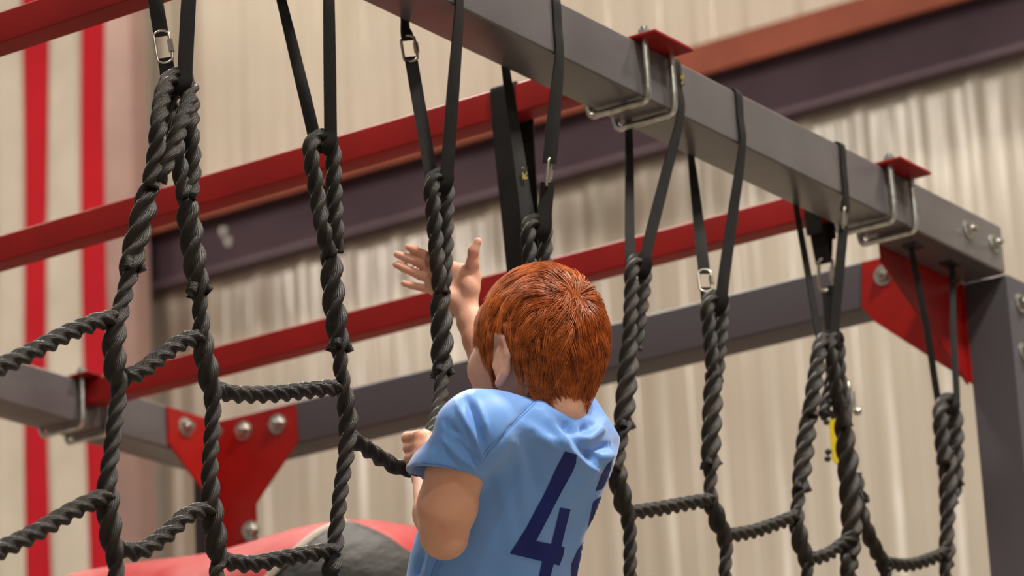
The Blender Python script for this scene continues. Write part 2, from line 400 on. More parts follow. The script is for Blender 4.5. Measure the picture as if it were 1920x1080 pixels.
# crossbars with their clamp plates and U-bolts
def crossbar(xface, label, group, w=.052, near_end=True, far_end=True):
    r = empty('red_crossbar', label, 'crossbar', (xface, 4, ZT-w), group)
    local(from_bm('crossbar_tube', box_bm((xface, YB+.004, ZT-.056), (xface+w*.95, YL-.004, ZT-.001), .005, 3), M['red_steel'], r), r)
    def clamp(yc0, xs0, inner):
        c = xface+w/2
        y0, y1 = yc0-.095, yc0+.095
        local(from_bm('clamp_plate', box_bm((c-.062, y0, ZT+.0005), (c+.062, y1, ZT+.0065), .0025, 2), M['red_steel'], r), r)
        for dx in (-.042, .042):
            x = c+dx; rr = .0062; a = .0565
            P = [(x, yc0-a-.004, ZT+.024), (x, yc0-a-.004, ZT-.02), (x, yc0-a-.004, ZB+.012), (x, yc0-a+.003, ZB-.008), (x, yc0-a+.02, ZB-.009),
                 (x, yc0+a-.02, ZB-.009), (x, yc0+a-.003, ZB-.008), (x, yc0+a+.004, ZB+.012), (x, yc0+a+.004, ZT-.02), (x, yc0+a+.004, ZT+.024)]
            ub = local(tube('u_bolt', P, rr, M['zinc'], r, ds=.004), r)
            for sy in (-1, 1):
                bm = bmesh.new(); k = bmesh.ops.create_cone(bm, cap_ends=True, segments=6, radius1=.0115, radius2=.0115, depth=.01)
                bmesh.ops.translate(bm, verts=k['verts'], vec=(x, yc0+sy*(a+.004), ZT+.012))
                o = from_bm('nut', bm, M['zinc'], ub, 30)
    clamp(2.992, None, 1); clamp(YL+.05, None, -1)
    return r
crossbar(4.846, 'middle red square crossbar running from behind the long beam down to the left edge', None)
crossbar(5.706, 'lowest red square crossbar ending at the left grey beam', None)
crossbar(4.010, 'topmost red square crossbar cutting the upper left corner', None)

# ================================================================== CARGO NET
net = empty('cargo_net', 'black laid rope climbing net of squares hanging from the long grey beam', 'climbing net', (4.8, 2.992, 1.5))
R1 = .0105
def netpath(pts):
    """pts: (px,py[,dy[,R]]) -> points on the net plane (pushed dy towards -Y or +Y)"""
    P = []; R = []
    for p in pts:
        dy = p[2] if len(p) > 2 else 0; r = p[3] if len(p) > 3 else R1
        P.append(onY(p[0], p[1], 2.992+dy)); R.append(r)
    return P, R
def strand_ends(parent, px, py, spread, dy=0):
    c = onY(px, py, 2.992+dy)
    for k, a in enumerate((200, 325, 80)):
        a += random.uniform(-15, 15); d = Vector((math.cos(math.radians(a))*.8, math.sin(math.radians(a))*.8, 0))
        p0 = c+d*.006+Vector((0, 0, .010)); p1 = c+d*.015+Vector((0, 0, .001)); p2 = c+d*spread+Vector((0, 0, -.008+random.uniform(-.003, .005)))
        o = lobed_tube('strand_end', [p0, p1, p2], [.0052, .0068, .0078], lay=.03, ds=.0025, nseg=15, parent=parent, lobes=5)
        local2(o)
def local2(o): return o
def vrope(main_pts, eye=None, ends=None, dy=0, tail=True, extend=None):
    P, R = netpath(main_pts)
    if extend:                                        # the net goes on below the picture
        last = P[-1]; dirn = Vector((0.0, 0.0, -1))
        for z in extend: P.append(Vector((last.x, last.y, z[0]))); R.append(z[1] if len(z) > 1 else R1)
    o = lobed_tube('vertical_rope', P, R, parent=net, phase=random.uniform(0, 2))
    local(o, net)
    if eye:
        E, Re = netpath(eye); Re = [r_*1.1 for r_ in Re]; e = lobed_tube('eye_loop', E, Re, parent=o, phase=random.uniform(0, 2))
    if ends:
        strand_ends(o, *ends)
    return o
def crope(pts, parent=net):
    P, R = netpath([(p[0], p[1], p[2] if len(p) > 2 else 0, .0118) for p in pts])
    return local(lobed_tube('cross_rope', P, R, lay=.070, parent=net, phase=random.uniform(0, 2)), net)
S = .0160; K = .0152                                 # splice and crossing radii
low = lambda z: [(z, R1)]
EXT = [(2.42, R1), (2.36, .0145), (2.29, .0145), (2.22, R1), (2.0, R1), (1.93, .0145), (1.86, .0145), (1.8, R1), (1.62, R1)]
# leftmost rope and its eye
vrope([(281, 352, -.012, .0125), (272, 385, -.01, S), (262, 430, -.006, S), (252, 470, 0, S), (245, 500, 0, S*.92), (239, 530), (228, 575, 0, .0115), (220, 600, 0, .0135), (214, 650, 0, K), (217, 700, 0, K*.95),
       (224, 735, 0, R1), (216, 790), (209, 850), (203, 890, 0, .0118), (202, 925, 0, .014), (205, 980, 0, K), (211, 1025, 0, K*.9), (218, 1060, 0, R1), (217, 1100)],
      eye=[(281, 352, -.02), (292, 290, -.026), (297, 240, -.03), (303, 190, -.018), (312, 158, -.008), (325, 143, -.001), (343, 143, -.001), (356, 160, -.008), (354, 190, -.02), (338, 235, -.034), (322, 280, -.034), (306, 318, -.03), (296, 340, -.022)],
      ends=(245, 497, .020), extend=EXT)
# second rope, its eye tucked behind the first
vrope([(350, 375, .006, .0125), (354, 405, .006, S), (360, 450, .004, S), (366, 495, 0, S), (371, 530, 0, S*.92), (374, 560), (377, 600, 0, .0108), (380, 635, 0, .0135), (388, 690, 0, K), (397, 730, 0, K*.92),
       (400, 765, 0, R1), (397, 820), (394, 870, 0, .0108), (395, 920, 0, .0125), (400, 975, 0, K), (407, 1030, 0, K*.95), (410, 1062, 0, R1), (405, 1100)],
      eye=[(348, 375, .004), (340, 330, .01), (331, 280, .012), (324, 220, .014), (322, 185, .022), (332, 166, .026), (348, 168, .026), (359, 195, .018), (358, 240, .008), (361, 290, .006), (361, 330, .004), (356, 372, .0)],
      ends=(371, 541, .022), extend=EXT)
# third
vrope([(618, 470, 0, .0125), (622, 505, 0, S), (625, 550, 0, S), (630, 600, 0, S), (635, 635, 0, S*.92), (637, 665), (641, 705, 0, .0108), (647, 745, 0, .0125), (653, 790, 0, .0138), (651, 835, 0, .012),
       (646, 875, 0, R1), (638, 930), (632, 985, 0, R1), (627, 1030, 0, .0125), (622, 1075, 0, .014), (622, 1110, 0, R1)],
      eye=[(617, 480, -.004), (606, 430, -.008), (597, 380), (589, 330), (583, 290), (586, 266), (603, 256), (619, 263), (625, 290), (626, 340), (628, 390), (630, 440), (629, 475, .006)],
      ends=(636, 645, .021), extend=EXT)
# fourth, pulled towards the climber's gripping hand
vrope([(826, 550, 0, .0125), (827, 585, 0, S), (829, 625, 0, S), (829, 665, 0, S), (828, 690, 0, S*.9), (828, 715, -.005), (826, 750, -.012), (817, 790, -.024), (806, 825, -.036, .011), (797, 860, -.04, .012), (799, 900, -.036, R1), (806, 960, -.02), (815, 1030, -.01), (820, 1110)],
      eye=[(826, 550, -.003), (821, 500, -.004), (817, 450), (813, 400), (809, 360), (812, 338), (824, 330), (836, 338), (838, 365), (836, 410), (836, 460), (833, 510), (831, 548, .004)],
      ends=(828, 697, .019), extend=EXT)
# fifth, passing behind the head
vrope([(1004, 560, 0, .0125), (1001, 620, 0, S), (998, 700, 0, S), (996, 760), (994, 840, 0, R1), (996, 900, 0, K), (1000, 960, 0, R1), (1002, 1110)],
      eye=[(1004, 570, 0), (997, 520, -.002), (992, 470), (990, 440), (994, 420), (1007, 414), (1020, 424), (1023, 450), (1021, 490), (1016, 540), (1009, 572, .004)], extend=EXT)
# sixth
vrope([(1180, 640, 0, .0125), (1179, 680, 0, S), (1175, 730, 0, S), (1171, 775, 0, S), (1168, 798, 0, S*.9), (1165, 825), (1160, 860, 0, .0108), (1159, 895, 0, K), (1168, 940, 0, K), (1177, 968, 0, .0125),
       (1181, 1000, 0, R1), (1182, 1050), (1184, 1110)],
      eye=[(1180, 650, 0), (1182, 600, -.003), (1184, 550), (1184, 515), (1189, 494), (1198, 488), (1208, 496), (1209, 520), (1205, 560), (1198, 610), (1190, 655, .005)],
      ends=(1169, 797, .018), extend=EXT)
# seventh
vrope([(1337, 700, 0, .0125), (1337, 740, 0, S), (1335, 790, 0, S), (1333, 840, 0, S), (1333, 868, 0, S*.9), (1333, 895), (1332, 925, 0, .0108), (1338, 955, 0, K), (1349, 985, 0, K), (1359, 1012, 0, .0125),
       (1362, 1045, 0, R1), (1362, 1110)],
      eye=[(1337, 710, 0), (1334, 660, -.003), (1329, 610), (1326, 580), (1331, 562), (1342, 556), (1353, 565), (1354, 590), (1352, 630), (1348, 670), (1343, 715, .005)],
      ends=(1333, 868, .018), extend=EXT)
# eighth: left leg of the double corner
vrope([(1519, 770, 0, .0135), (1512, 820, 0, S), (1506, 870, 0, S), (1501, 908, 0, S*.9), (1497, 940), (1494, 965, 0, .0125), (1497, 1000, 0, K), (1506, 1035, 0, K), (1514, 1062, 0, .0115), (1516, 1110)],
      eye=[(1519, 780, -.006, .0125), (1526, 730, -.01, .013), (1533, 690, -.01, .013), (1537, 655, -.008, .0125), (1544, 636, -.004), (1555, 634, .002), (1562, 650, .008), (1562, 690, .012), (1556, 730, .012), (1545, 780, .01)],
      ends=(1500, 915, .018), extend=EXT)
# ninth: thick pair that forks
vrope([(1577, 760, -.004, .0135), (1583, 810, 0, .0165), (1589, 860, 0, .0185), (1593, 910, 0, .019), (1597, 960, 0, .019), (1597, 1005, 0, .0175), (1594, 1050, 0, .0165), (1594, 1110, 0, .014)],
      eye=[(1580, 800, -.008), (1570, 740, -.014), (1563, 690, -.016), (1556, 652, -.014), (1562, 630, -.008), (1572, 640, 0), (1574, 690, .004), (1580, 740, .006), (1588, 800, .006)],
      ends=(1612, 933, .014), extend=EXT)
vrope([(1607, 890, .01, .011), (1612, 940, .006, .0125), (1622, 985, 0, .0135), (1636, 1020, 0, .0135), (1651, 1048, 0, .013), (1660, 1075, 0, R1), (1664, 1110)], extend=EXT)
# tenth
vrope([(1777, 850, 0, .0165), (1778, 900, 0, .0175), (1778, 940, 0, .0165), (1777, 975, 0, .0135), (1776, 1000, 0, .013), (1776, 1030, 0, .0155), (1775, 1060, 0, .0135), (1776, 1110)],
      eye=[(1771, 870, -.006, .0125), (1766, 820, -.004, .013), (1763, 780, -.003, .013), (1767, 757, 0, .012), (1778, 750, 0, .012), (1787, 760, 0, .0125), (1791, 800, 0, .0145), (1791, 850, 0, .0145), (1790, 900, .004, .0135), (1785, 940, .008, .0125)],
      ends=(1790, 905, .018), extend=EXT)
# cross ropes, upper row then lower row
crope([(-140, 716), (-60, 708), (0, 688), (60, 660), (130, 624), (185, 603), (212, 598)])
crope([(232, 708), (262, 699), (300, 670), (340, 642), (372, 634)])
crope([(402, 730), (440, 739), (510, 739), (590, 731), (630, 727)])
crope([(656, 820), (685, 840), (725, 866), (765, 880, -.02), (794, 868, -.036)])
crope([(806, 880, -.034), (860, 905, -.02), (930, 890), (992, 872)])
crope([(1000, 900), (1060, 905), (1120, 885), (1152, 876)])
crope([(1180, 962), (1235, 954), (1290, 944), (1332, 938)])
crope([(1360, 1006), (1410, 997), (1450, 984), (1492, 968)])
crope([(1510, 1052), (1550, 1040), (1582, 1018), (1606, 1002, -.014)])
crope([(1652, 1055), (1700, 1060), (1740, 1050), (1776, 1034)])
crope([(-140, 1085), (-60, 1062), (0, 1032), (60, 1003), (130, 962), (180, 938), (203, 934)])
crope([(222, 1030), (262, 1034), (310, 1004), (352, 966), (396, 956)])
crope([(416, 1052), (470, 1058), (545, 1045), (600, 1036), (628, 1034)])
# the rows below the picture
for z in (2.32, 1.9):
    XS = [onY(217, 1100).x, onY(405, 1100).x, onY(622, 1110).x, onY(820, 1110).x, onY(1002, 1110).x, onY(1184, 1110).x, onY(1362, 1110).x, onY(1516, 1110).x, onY(1594, 1110).x, onY(1664, 1110).x, onY(1776, 1110).x]
    XS = [XS[0]-.32] + XS
    for a, b in zip(XS, XS[1:]):
        P = [Vector((a, 2.992, z+.0)), Vector(((a+b)/2, 2.992, z-.012*(b-a)/.3)), Vector((b, 2.992, z+.006))]
        local(lobed_tube('cross_rope', P, [.0118]*3, lay=.070, ds=.008, nseg=18, parent=net), net)
tag(net, net['label'], 'climbing net')

# ------------------------------------------------------------------ slings
def quick_link(parent, top, bot, side=Vector((.57, -.82, 0)), w=.011, r=.0024, opened=False, nut_side=1):
    top = Vector(top); bot = Vector(bot); ax = (top-bot); L = ax.length; ax.normalize()
    s = side - ax*side.dot(ax); s.normalize(); c = (top+bot)/2; h = L/2-w*.75
    P = []
    for k in range(25):
        a = 2*math.pi*k/24; P.append(c+s*(w*math.cos(a))+ax*(math.copysign(h, math.sin(a)) if abs(math.sin(a)) > 1e-6 else 0)+ax*(w*.75*math.sin(a)))
    lk = tube('quick_link', P, r, M['stainless'], parent, nseg=10, ds=.0025)
    rot = Vector((0, 0, 1)).rotation_difference(ax).to_matrix().to_4x4(); bm = bmesh.new()
    bmesh.ops.create_cone(bm, cap_ends=True, segments=6, radius1=r*2.0, radius2=r*2.0, depth=L*.36)
    bmesh.ops.transform(bm, matrix=Matrix.Translation(c+s*w*nut_side) @ rot, verts=bm.verts[:])
    from_bm('sleeve_nut', bm, M['stainless'], lk, 30)
    local(lk, parent)
    return lk
def sling(label, xb, eye, front_link=None, back_link=None, w=.021, wf=0, wb=0, we=-20, tagat=None, beam=True, weB=None, dxb=0):
    """webbing loop over the long beam; eye = pixel of the rope eye it carries"""
    e = onY(eye[0], eye[1], 2.992)
    s = empty('sling_strap', label, 'strap', (xb, 2.992, ZT), 'webbing slings that carry the climbing net')
    f0 = [Vector((xb, 2.992, ZT+.003)), Vector((xb, YF+.004, ZT+.003)), Vector((xb, YF-.003, ZT-.004)), Vector((xb, YF-.003, ZT-.05)), Vector((xb, YF-.003, ZB-.002))]
    b0 = [Vector((xb+dxb, 2.992, ZT+.003)), Vector((xb+dxb, YB-.004, ZT+.003)), Vector((xb+dxb, YB+.003, ZT-.004)), Vector((xb+dxb, YB+.003, ZT-.05)), Vector((xb+dxb, YB+.003, ZB-.002))]
    weB = we if weB is None else weB
    fe = [e+Vector((0, -.0165, .018)), e+Vector((0, -.0155, -.004)), e+Vector((0, -.008, -.017)), e+Vector((0, 0, -.020))]
    be = [e+Vector((0, .0165, .018)), e+Vector((0, .0155, -.004)), e+Vector((0, .008, -.017)), e+Vector((0, 0, -.020))]
    for base, endp, lk, wa, ww in ((f0, fe, front_link, wf, we), (b0, be, back_link, wb, weB)):
        if lk is None:
            P = base+[(base[-1]+endp[0])/2]+endp; A = [wa]*5+[(wa+ww)/2]+[ww]*4
            local(ribbon('webbing', P, A, w, parent=s), s)
        else:                                        # lk = fraction along the free leg of link top, bottom
            a = base[-1]; b = endp[0]; ya, yb = proj(a)[1], proj(b)[1]
            t0, t1 = (lk[0]+6-ya)/(yb-ya), (lk[1]-6-ya)/(yb-ya)
            pt = a.lerp(b, t0); pb = a.lerp(b, t1)
            local(ribbon('webbing', base+[a.lerp(pt, .5), pt-(b-a).normalized()*-.004], [wa]*5+[(wa+ww)/2, ww], w, parent=s), s)
            local(ribbon('webbing', [pb+(b-a).normalized()*-.004, pb.lerp(b, .5)]+endp, [ww]*6, w, parent=s), s)
            quick_link(s, pt+(a-b).normalized()*.004, pb-(a-b).normalized()*.004, nut_side=lk[2] if len(lk) > 2 else 1, side=lk[3] if len(lk) > 3 else Vector((.57, -.82, 0)))
    if tagat:
        p, n, wd = tagat
        bm = bmesh.new()
    return s
def frac(y0, y1, y): return (y-y0)/(y1-y0)
sling('black webbing sling with a steel quick link above the leftmost doubled rope', 3.640, (331, 150), back_link=(58, 120, 1), we=-50, weB=-52, w=.0215)
sling('plain black webbing sling above the third net rope from the left', 3.952, (604, 262), we=-60, weB=-50, w=.019)
sling('black webbing sling left of the raised hand, its quick link just below the beam', 4.290, (824, 336), back_link=(66, 118, 1), we=-60, weB=-48, w=.0205)
sE = sling('black sling with a yellow label and a quick link, right above the red hair', 4.572, (1007, 424), front_link=(297, 353, 1, Vector((.9, .4, 0))), we=-60, weB=-40, w=.023)
sF = sling('black sling beside the first clamp plate, small yellow mark near its top', 4.945, (1198, 496), we=-50, weB=-20, w=.020)
sling('black sling with a quick link near its rope, right of the first clamp', 5.150, (1341, 562), back_link=(504, 549, 1), we=-50, weB=-50, w=.021)
sling('black sling with a quick link close under the beam, above the double corner rope', 5.520, (1551, 640), front_link=(388, 433, 1, Vector((.9, .4, 0))), we=-30, weB=-10, w=.020)
s = empty('sling_strap', 'thin black sling in front of the right red bracket, carrying the rightmost rope', 'strap', (5.93, 2.992, ZB), 'webbing slings that carry the climbing net')
e = onY(1777, 757)
x1 = onY(1722, 500, 2.985).x; x2 = onY(1788, 640, 3.0).x
for sg, x0 in ((-1, x1), (1, x2)):
    P = [Vector((x0, 2.992-sg*.002, ZB-.003)), Vector((x0, 2.992-sg*.004, ZB-.012)), (Vector((x0+sg*.006, 2.992-sg*.016, ZB))+e)/2, e+Vector((sg*.008, -sg*.0165, .014)), e+Vector((0, -sg*.015, -.006)), e+Vector((0, 0, -.020))]
    local(ribbon('webbing', P, [0, -20, -50, -60, -60, -60], .013, parent=s), s)
    local(from_bm('anchor_plate', box_bm((x0-.02, 2.977, ZB-.004), (x0+.02, 3.007, ZB), .001), M['black_plastic'], s), s)
# woven labels on two slings
def cloth_label(parent, px, py, Y, ang, h, w, off=-.0035):
    c = onY(px, py, Y)
    o = ribbon('woven_label', [c+Vector((0, off, h/2)), c+Vector((0, off, 0)), c+Vector((0, off, -h/2))], [ang]*3, w, M['label'], parent, thick=.0008, ds=.004)
    return local(o, parent)
cloth_label(sE, 981, 325, 3.012, -40, .022, .009, -.003)
cloth_label(sF, 1274, 150, YF, 0, .022, .009, -.006)


# wide slings over crossbars with what they carry
def wide_sling(label, xf, Y, endp, w=.042, legsep=.03):
    s = empty('wide_sling', label, 'strap', (xf+.025, Y, ZT))
    a = Vector((xf-.003, Y, ZT-.003)); b = Vector((xf+.0525, Y, ZT-.003)); e = Vector(endp)
    P = [Vector((xf+.025, Y, ZT+.0025)), Vector((xf+.002, Y, ZT+.0025)), a, Vector((xf-.003, Y, ZT-.05)), Vector((xf-.001, Y, ZT-.09)), (a+e)/2+Vector((-.004, 0, 0)), e+Vector((-.006, 0, .02)), e+Vector((0, 0, -.002))]
    Q = [Vector((xf+.025, Y, ZT+.0025)), Vector((xf+.048, Y, ZT+.0025)), b, Vector((xf+.0525, Y, ZT-.05)), Vector((xf+.051, Y, ZT-.09)), (b+e)/2+Vector((.004, 0, 0)), e+Vector((.006, 0, .02)), e+Vector((0, 0, -.002))]
    for PP in (P, Q):
        local(ribbon('webbing', PP, [90]*len(PP), w, parent=s), s)
    return s
yv = onX(944, 175, 4.846).y
hid = D(990, 640, 6.20)
w1 = wide_sling('wide black webbing loop over the middle crossbar, hanging behind the head', 4.846, yv, (4.872, yv-.01, ZT-.56), w=.050)
# the hanging ring it carries (behind the head)
rg = []
for k in range(25):
    a = 2*math.pi*k/24; rg.append(Vector((4.872+.0*math.cos(a), yv-.01+.035*math.cos(a), ZT-.595+.035*math.sin(a))))
ring = tube('hanging_ring', rg, .005, M['stainless'], None); tag(ring, 'steel ring at the bottom of the wide loop behind the head', 'ring')
y2 = max(onX(1545, 380, 5.72).y, 3.112)
w2 = wide_sling('wide black webbing loop with a large quick link behind the corner ropes', 5.706, y2, (5.732, y2, onX(1547, 492, 5.732).z), w=.034)
pz = lambda px, py: onX(px, py, 5.732)
quick_link(w2, pz(1547, 484), pz(1550, 545), side=Vector((.2, -.97, 0)), w=.014, r=.0036)
local(ribbon('webbing', [pz(1551, 538), pz(1556, 600), pz(1562, 660), pz(1568, 712)], [70]*4, .030, parent=w2), w2)
yl = ribbon('yellow_tag', [pz(1563, 618), pz(1566, 628), pz(1569, 636)], [20]*3, .012, M['yellow'], w2, thick=.004, ds=.004); local(yl, w2)
pul = empty('rope_pulley', 'small yellow and black pulley with steel carabiner behind the thick corner rope', 'pulley', pz(1568, 740))
def carab(c, w, h):
    P = []
    for k in range(25):
        a = 2*math.pi*k/24; P.append(c+Vector((0, -w*math.cos(a)*(1 if math.sin(a) > 0 else .8), h*math.sin(a))))
    return P
local(tube('carabiner', carab(pz(1575, 742), .022, .034), .0048, M['stainless'], pul), pul)
local(tube('carabiner_gate', [pz(1596, 735), pz(1598, 760), pz(1597, 772)], .0068, M['zinc'], pul), pul)
a_, b_ = pz(1563, 785), pz(1571, 866)
bmx = prism_bm([a_+Vector((0, .012, 0)), a_+Vector((0, -.012, 0)), b_+Vector((0, -.010, 0)), b_+Vector((0, .004, -.006)), b_+Vector((0, .012, .004))], (.008, 0, 0), .0015)
local(from_bm('side_plate', bmx, M['yellow'], pul), pul)
bmx = prism_bm([a_+Vector((.008, .014, .02)), a_+Vector((.008, -.02, .02)), b_+Vector((.008, -.02, -.008)), b_+Vector((.008, .006, -.012))], (.016, 0, 0), .003)
local(from_bm('body', bmx, M['black_plastic'], pul), pul)
for q in ((1550, 791), (1553, 847), (1552, 860)):
    bm = bmesh.new(); bmesh.ops.create_icosphere(bm, subdivisions=2, radius=.0068, matrix=Matrix.Translation(pz(*q))); local(from_bm('rivet', bm, M['black_plastic'], pul), pul)
for k, q in enumerate(((1608, 772),)):
    bm = bmesh.new(); bmesh.ops.create_icosphere(bm, subdivisions=2, radius=.008, matrix=Matrix.Translation(pz(*q))); local(from_bm('rivet', bm, M['zinc'], pul), pul)

# ------------------------------------------------------------------ padded crash bolster
def bolster():
    r = empty('crash_bolster', 'large glossy red and black vinyl bolster at the bottom edge behind the net', 'padding', onX(600, 1100, 5.6))
    # a long padded roll, axis along +Y, cross sections from the photograph's crest line
    crest = [(120, 1092), (180, 1075), (260, 1062), (360, 1048), (440, 1040), (520, 1018), (600, 992), (650, 981), (700, 977), (760, 981), (830, 998), (900, 1030), (960, 1080)]
    secs = []
    for px, py in crest:
        p = onX(px, py, 5.55); secs.append((p.y, p.z))
    secs.sort()
    ys = np.array([s[0] for s in secs]); zs = np.array([s[1] for s in secs])
    n = 60; m = 40; V = []; F = []
    yy = np.linspace(ys[0], ys[-1], n)
    zc = np.interp(yy, ys, zs); zc = np.convolve(np.pad(zc, 3, 'edge'), np.ones(7)/7, 'valid')
    mats = []
    for i in range(n):
        t = i/(n-1); e = (1-abs(2*t-1)**8)**.5 if 0 < t < 1 else .02
        rad = .30*max(e, .03); zt = zc[i]; c = zt-rad
        for j in range(m):
            a = 2*math.pi*j/m
            V.append((5.55+.30*math.sin(a)*max(e, .03), yy[i], c+rad*math.cos(a)))
    for i in range(n-1):
        for j in range(m):
            F.append((i*m+j, i*m+(j+1) % m, (i+1)*m+(j+1) % m, (i+1)*m+j))
    F += [tuple(range(m)), tuple((n-1)*m+k for k in range(m))[::-1]]
    o = from_np('red_cover', V, F, M['vinyl_red'], r, 60); local(o, r)
    me = o.data; me.materials.append(M['vinyl_black']); me.materials.append(M['vinyl_grey'])
    # black side panel: region of the near side, bounded by a curved seam
    bt = BVHTree.FromObject(o, bpy.context.evaluated_depsgraph_get()) if False else BVHTree.FromPolygons([Vector(v) for v in V], F)
    edge = [(500, 1100), (520, 1078), (560, 1040), (600, 1008), (640, 992), (668, 990), (720, 1012), (770, 1045), (830, 1084), (850, 1110)]
    def hit(px, py):
        d = ray(px, py).normalized(); h = bt.ray_cast(CAM, d, 20); return h
    bm = bmesh.new(); top = []; rows = 10; ok = True
    cols = []
    P2, _, _ = catmull([(x, y, 0) for x, y in edge], 8)
    for x, y, _z in P2:
        colv = []
        for k in range(rows+1):
            yv_ = y+(1118-y)*k/rows; h = hit(x, yv_)
            if h[0] is None: colv = None; break
            colv.append(bm.verts.new(h[0]+h[1]*.006))
        if colv: cols.append(colv)
    for a, b in zip(cols, cols[1:]):
        for k in range(rows):
            try: bm.faces.new((a[k], b[k], b[k+1], a[k+1]))
            except ValueError: pass
    pts = [c[0].co.copy() for c in cols]
    pn = from_bm('black_panel', bm, M['vinyl_black'], r, 80); local(pn, r)
    s = pn.modifiers.new('s', 'SOLIDIFY'); s.thickness = .006; s.offset = -1
    half = pts[:len(pts)//2-2]
    if len(half) > 3: local(tube('piping', half[::2], .012, M['vinyl_grey'], r, ds=.02), r)
    return r
bolster()
#BOY#
# ================================================================== CLIMBER
class Field:
    """signed distance primitives, meshed by blockwise surface nets into one continuous surface"""
    def __init__(s, h, B=24): s.h = h; s.B = B; s.ops = []
    def add(s, fn, lo, hi, k=.008, op='u'):
        m = k+3*s.h; s.ops.append((op, fn, np.array(lo, float)-m, np.array(hi, float)+m, k))
    def cap(s, a, b, ra, rb=None, k=.008, op='u'):
        a = np.array(a, float); b = np.array(b, float); rb = ra if rb is None else rb; d = b-a; L2 = max(d@d, 1e-12); R = max(ra, rb)
        def fn(P):
            q = P-a; t = np.clip((q@d)/L2, 0, 1); return np.linalg.norm(q-t[..., None]*d, axis=-1)-(ra+(rb-ra)*t)
        s.add(fn, np.minimum(a, b)-R, np.maximum(a, b)+R, k, op)
    def chain(s, pts, rs, k=.006, op='u'):
        for a, b, ra, rb in zip(pts, pts[1:], rs, rs[1:]): s.cap(a, b, ra, rb, k, op)
    def ell(s, c, r, ax=None, k=.008, op='u'):
        c = np.array(c, float); r = np.array(r, float); A = np.eye(3) if ax is None else np.array([list(v) for v in ax], float)
        def fn(P):
            q = (P-c)@A.T; k0 = np.linalg.norm(q/r, axis=-1); k1 = np.linalg.norm(q/(r*r), axis=-1)
            return k0*(k0-1)/np.maximum(k1, 1e-9)
        R = np.sqrt(((A*r[:, None])**2).sum(0)); s.add(fn, c-R, c+R, k, op)
    def mesh(s):
        h, B = s.h, s.B
        lo = np.min([o[2] for o in s.ops if o[0] == 'u'], axis=0)-2*h; hi = np.max([o[3] for o in s.ops if o[0] == 'u'], axis=0)+2*h
        nb = np.ceil((hi-lo)/(B*h)).astype(int); dims = nb*B+2
        VID = []; VP = []; Q = []
        cid = lambda I: (I[..., 0]*dims[1]+I[..., 1])*dims[2]+I[..., 2]
        for bi in np.ndindex(*nb):
            o = np.array(bi)*B; bl = lo+o*h; bh = bl+(B+1)*h
            ops = [q for q in s.ops if np.all(q[2] <= bh) and np.all(q[3] >= bl)]
            if not any(q[0] == 'u' for q in ops): continue
            g = np.arange(-1, B+2)*h
            P = np.stack(np.meshgrid(bl[0]+g, bl[1]+g, bl[2]+g, indexing='ij'), -1); F = np.full(P.shape[:3], 1.0)
            for op, fn, _a, _b, k in ops:
                d = fn(P)
                if op == 's': d = -d
                if op == 'u':
                    t = np.maximum(k-np.abs(F-d), 0)/max(k, 1e-9); F = np.minimum(F, d)-t*t*k*.25
                else:
                    t = np.maximum(k-np.abs(F-d), 0)/max(k, 1e-9); F = np.maximum(F, d)+t*t*k*.25
            if F.min() > 0 or F.max() < 0: continue
            Sg = F < 0; n = B+2                      # cells -1..B  (index 0..B+1)
            C = [Sg[i:i+n, j:j+n, l:l+n] for i in (0, 1) for j in (0, 1) for l in (0, 1)]
            mix = np.logical_or.reduce(C) & ~np.logical_and.reduce(C)
            own = np.zeros_like(mix); own[1:B+1, 1:B+1, 1:B+1] = True
            I = np.argwhere(mix & own)
            if len(I) == 0: continue
            acc = np.zeros((len(I), 3)); cnt = np.zeros(len(I))
            cor = [(i, j, l) for i in (0, 1) for j in (0, 1) for l in (0, 1)]
            for a in range(8):
                for b in range(a+1, 8):
                    if sum(x != y for x, y in zip(cor[a], cor[b])) != 1: continue
                    A_ = np.array(cor[a]); B_ = np.array(cor[b]); ia = I+A_; ib = I+B_
                    fa = F[ia[:, 0], ia[:, 1], ia[:, 2]]; fb = F[ib[:, 0], ib[:, 1], ib[:, 2]]
                    m = (fa < 0) != (fb < 0); t = np.where(m, fa/np.where(m, fa-fb, 1), 0)
                    acc += np.where(m[:, None], A_+(B_-A_)*t[:, None], 0); cnt += m
            VP.append(bl+(I-1+acc/cnt[:, None])*h); VID.append(cid(I-1+o))
            # quads: grid edges starting at own points (index p=1..B) along each axis
            for ax in range(3):
                e = np.zeros(3, int); e[ax] = 1
                s0 = Sg[1:B+1, 1:B+1, 1:B+1]; s1 = Sg[1+e[0]:B+1+e[0], 1+e[1]:B+1+e[1], 1+e[2]:B+1+e[2]]
                E = np.argwhere(s0 != s1)
                if len(E) == 0: continue
                inside = s0[E[:, 0], E[:, 1], E[:, 2]]; G = E+o
                u = np.zeros(3, int); v = np.zeros(3, int); u[(ax+1) % 3] = 1; v[(ax+2) % 3] = 1
                q = np.stack([cid(G-u-v), cid(G-v), cid(G), cid(G-u)], 1)
                q[~inside] = q[~inside][:, ::-1]; Q.append(q)
        ids = np.concatenate(VID); V = np.concatenate(VP); Q = np.concatenate(Q)
        od = np.argsort(ids); ids = ids[od]; V = V[od]
        K_ = np.searchsorted(ids, Q); K_ = np.minimum(K_, len(ids)-1); ok = (ids[K_] == Q).all(1)
        return V, K_[ok]
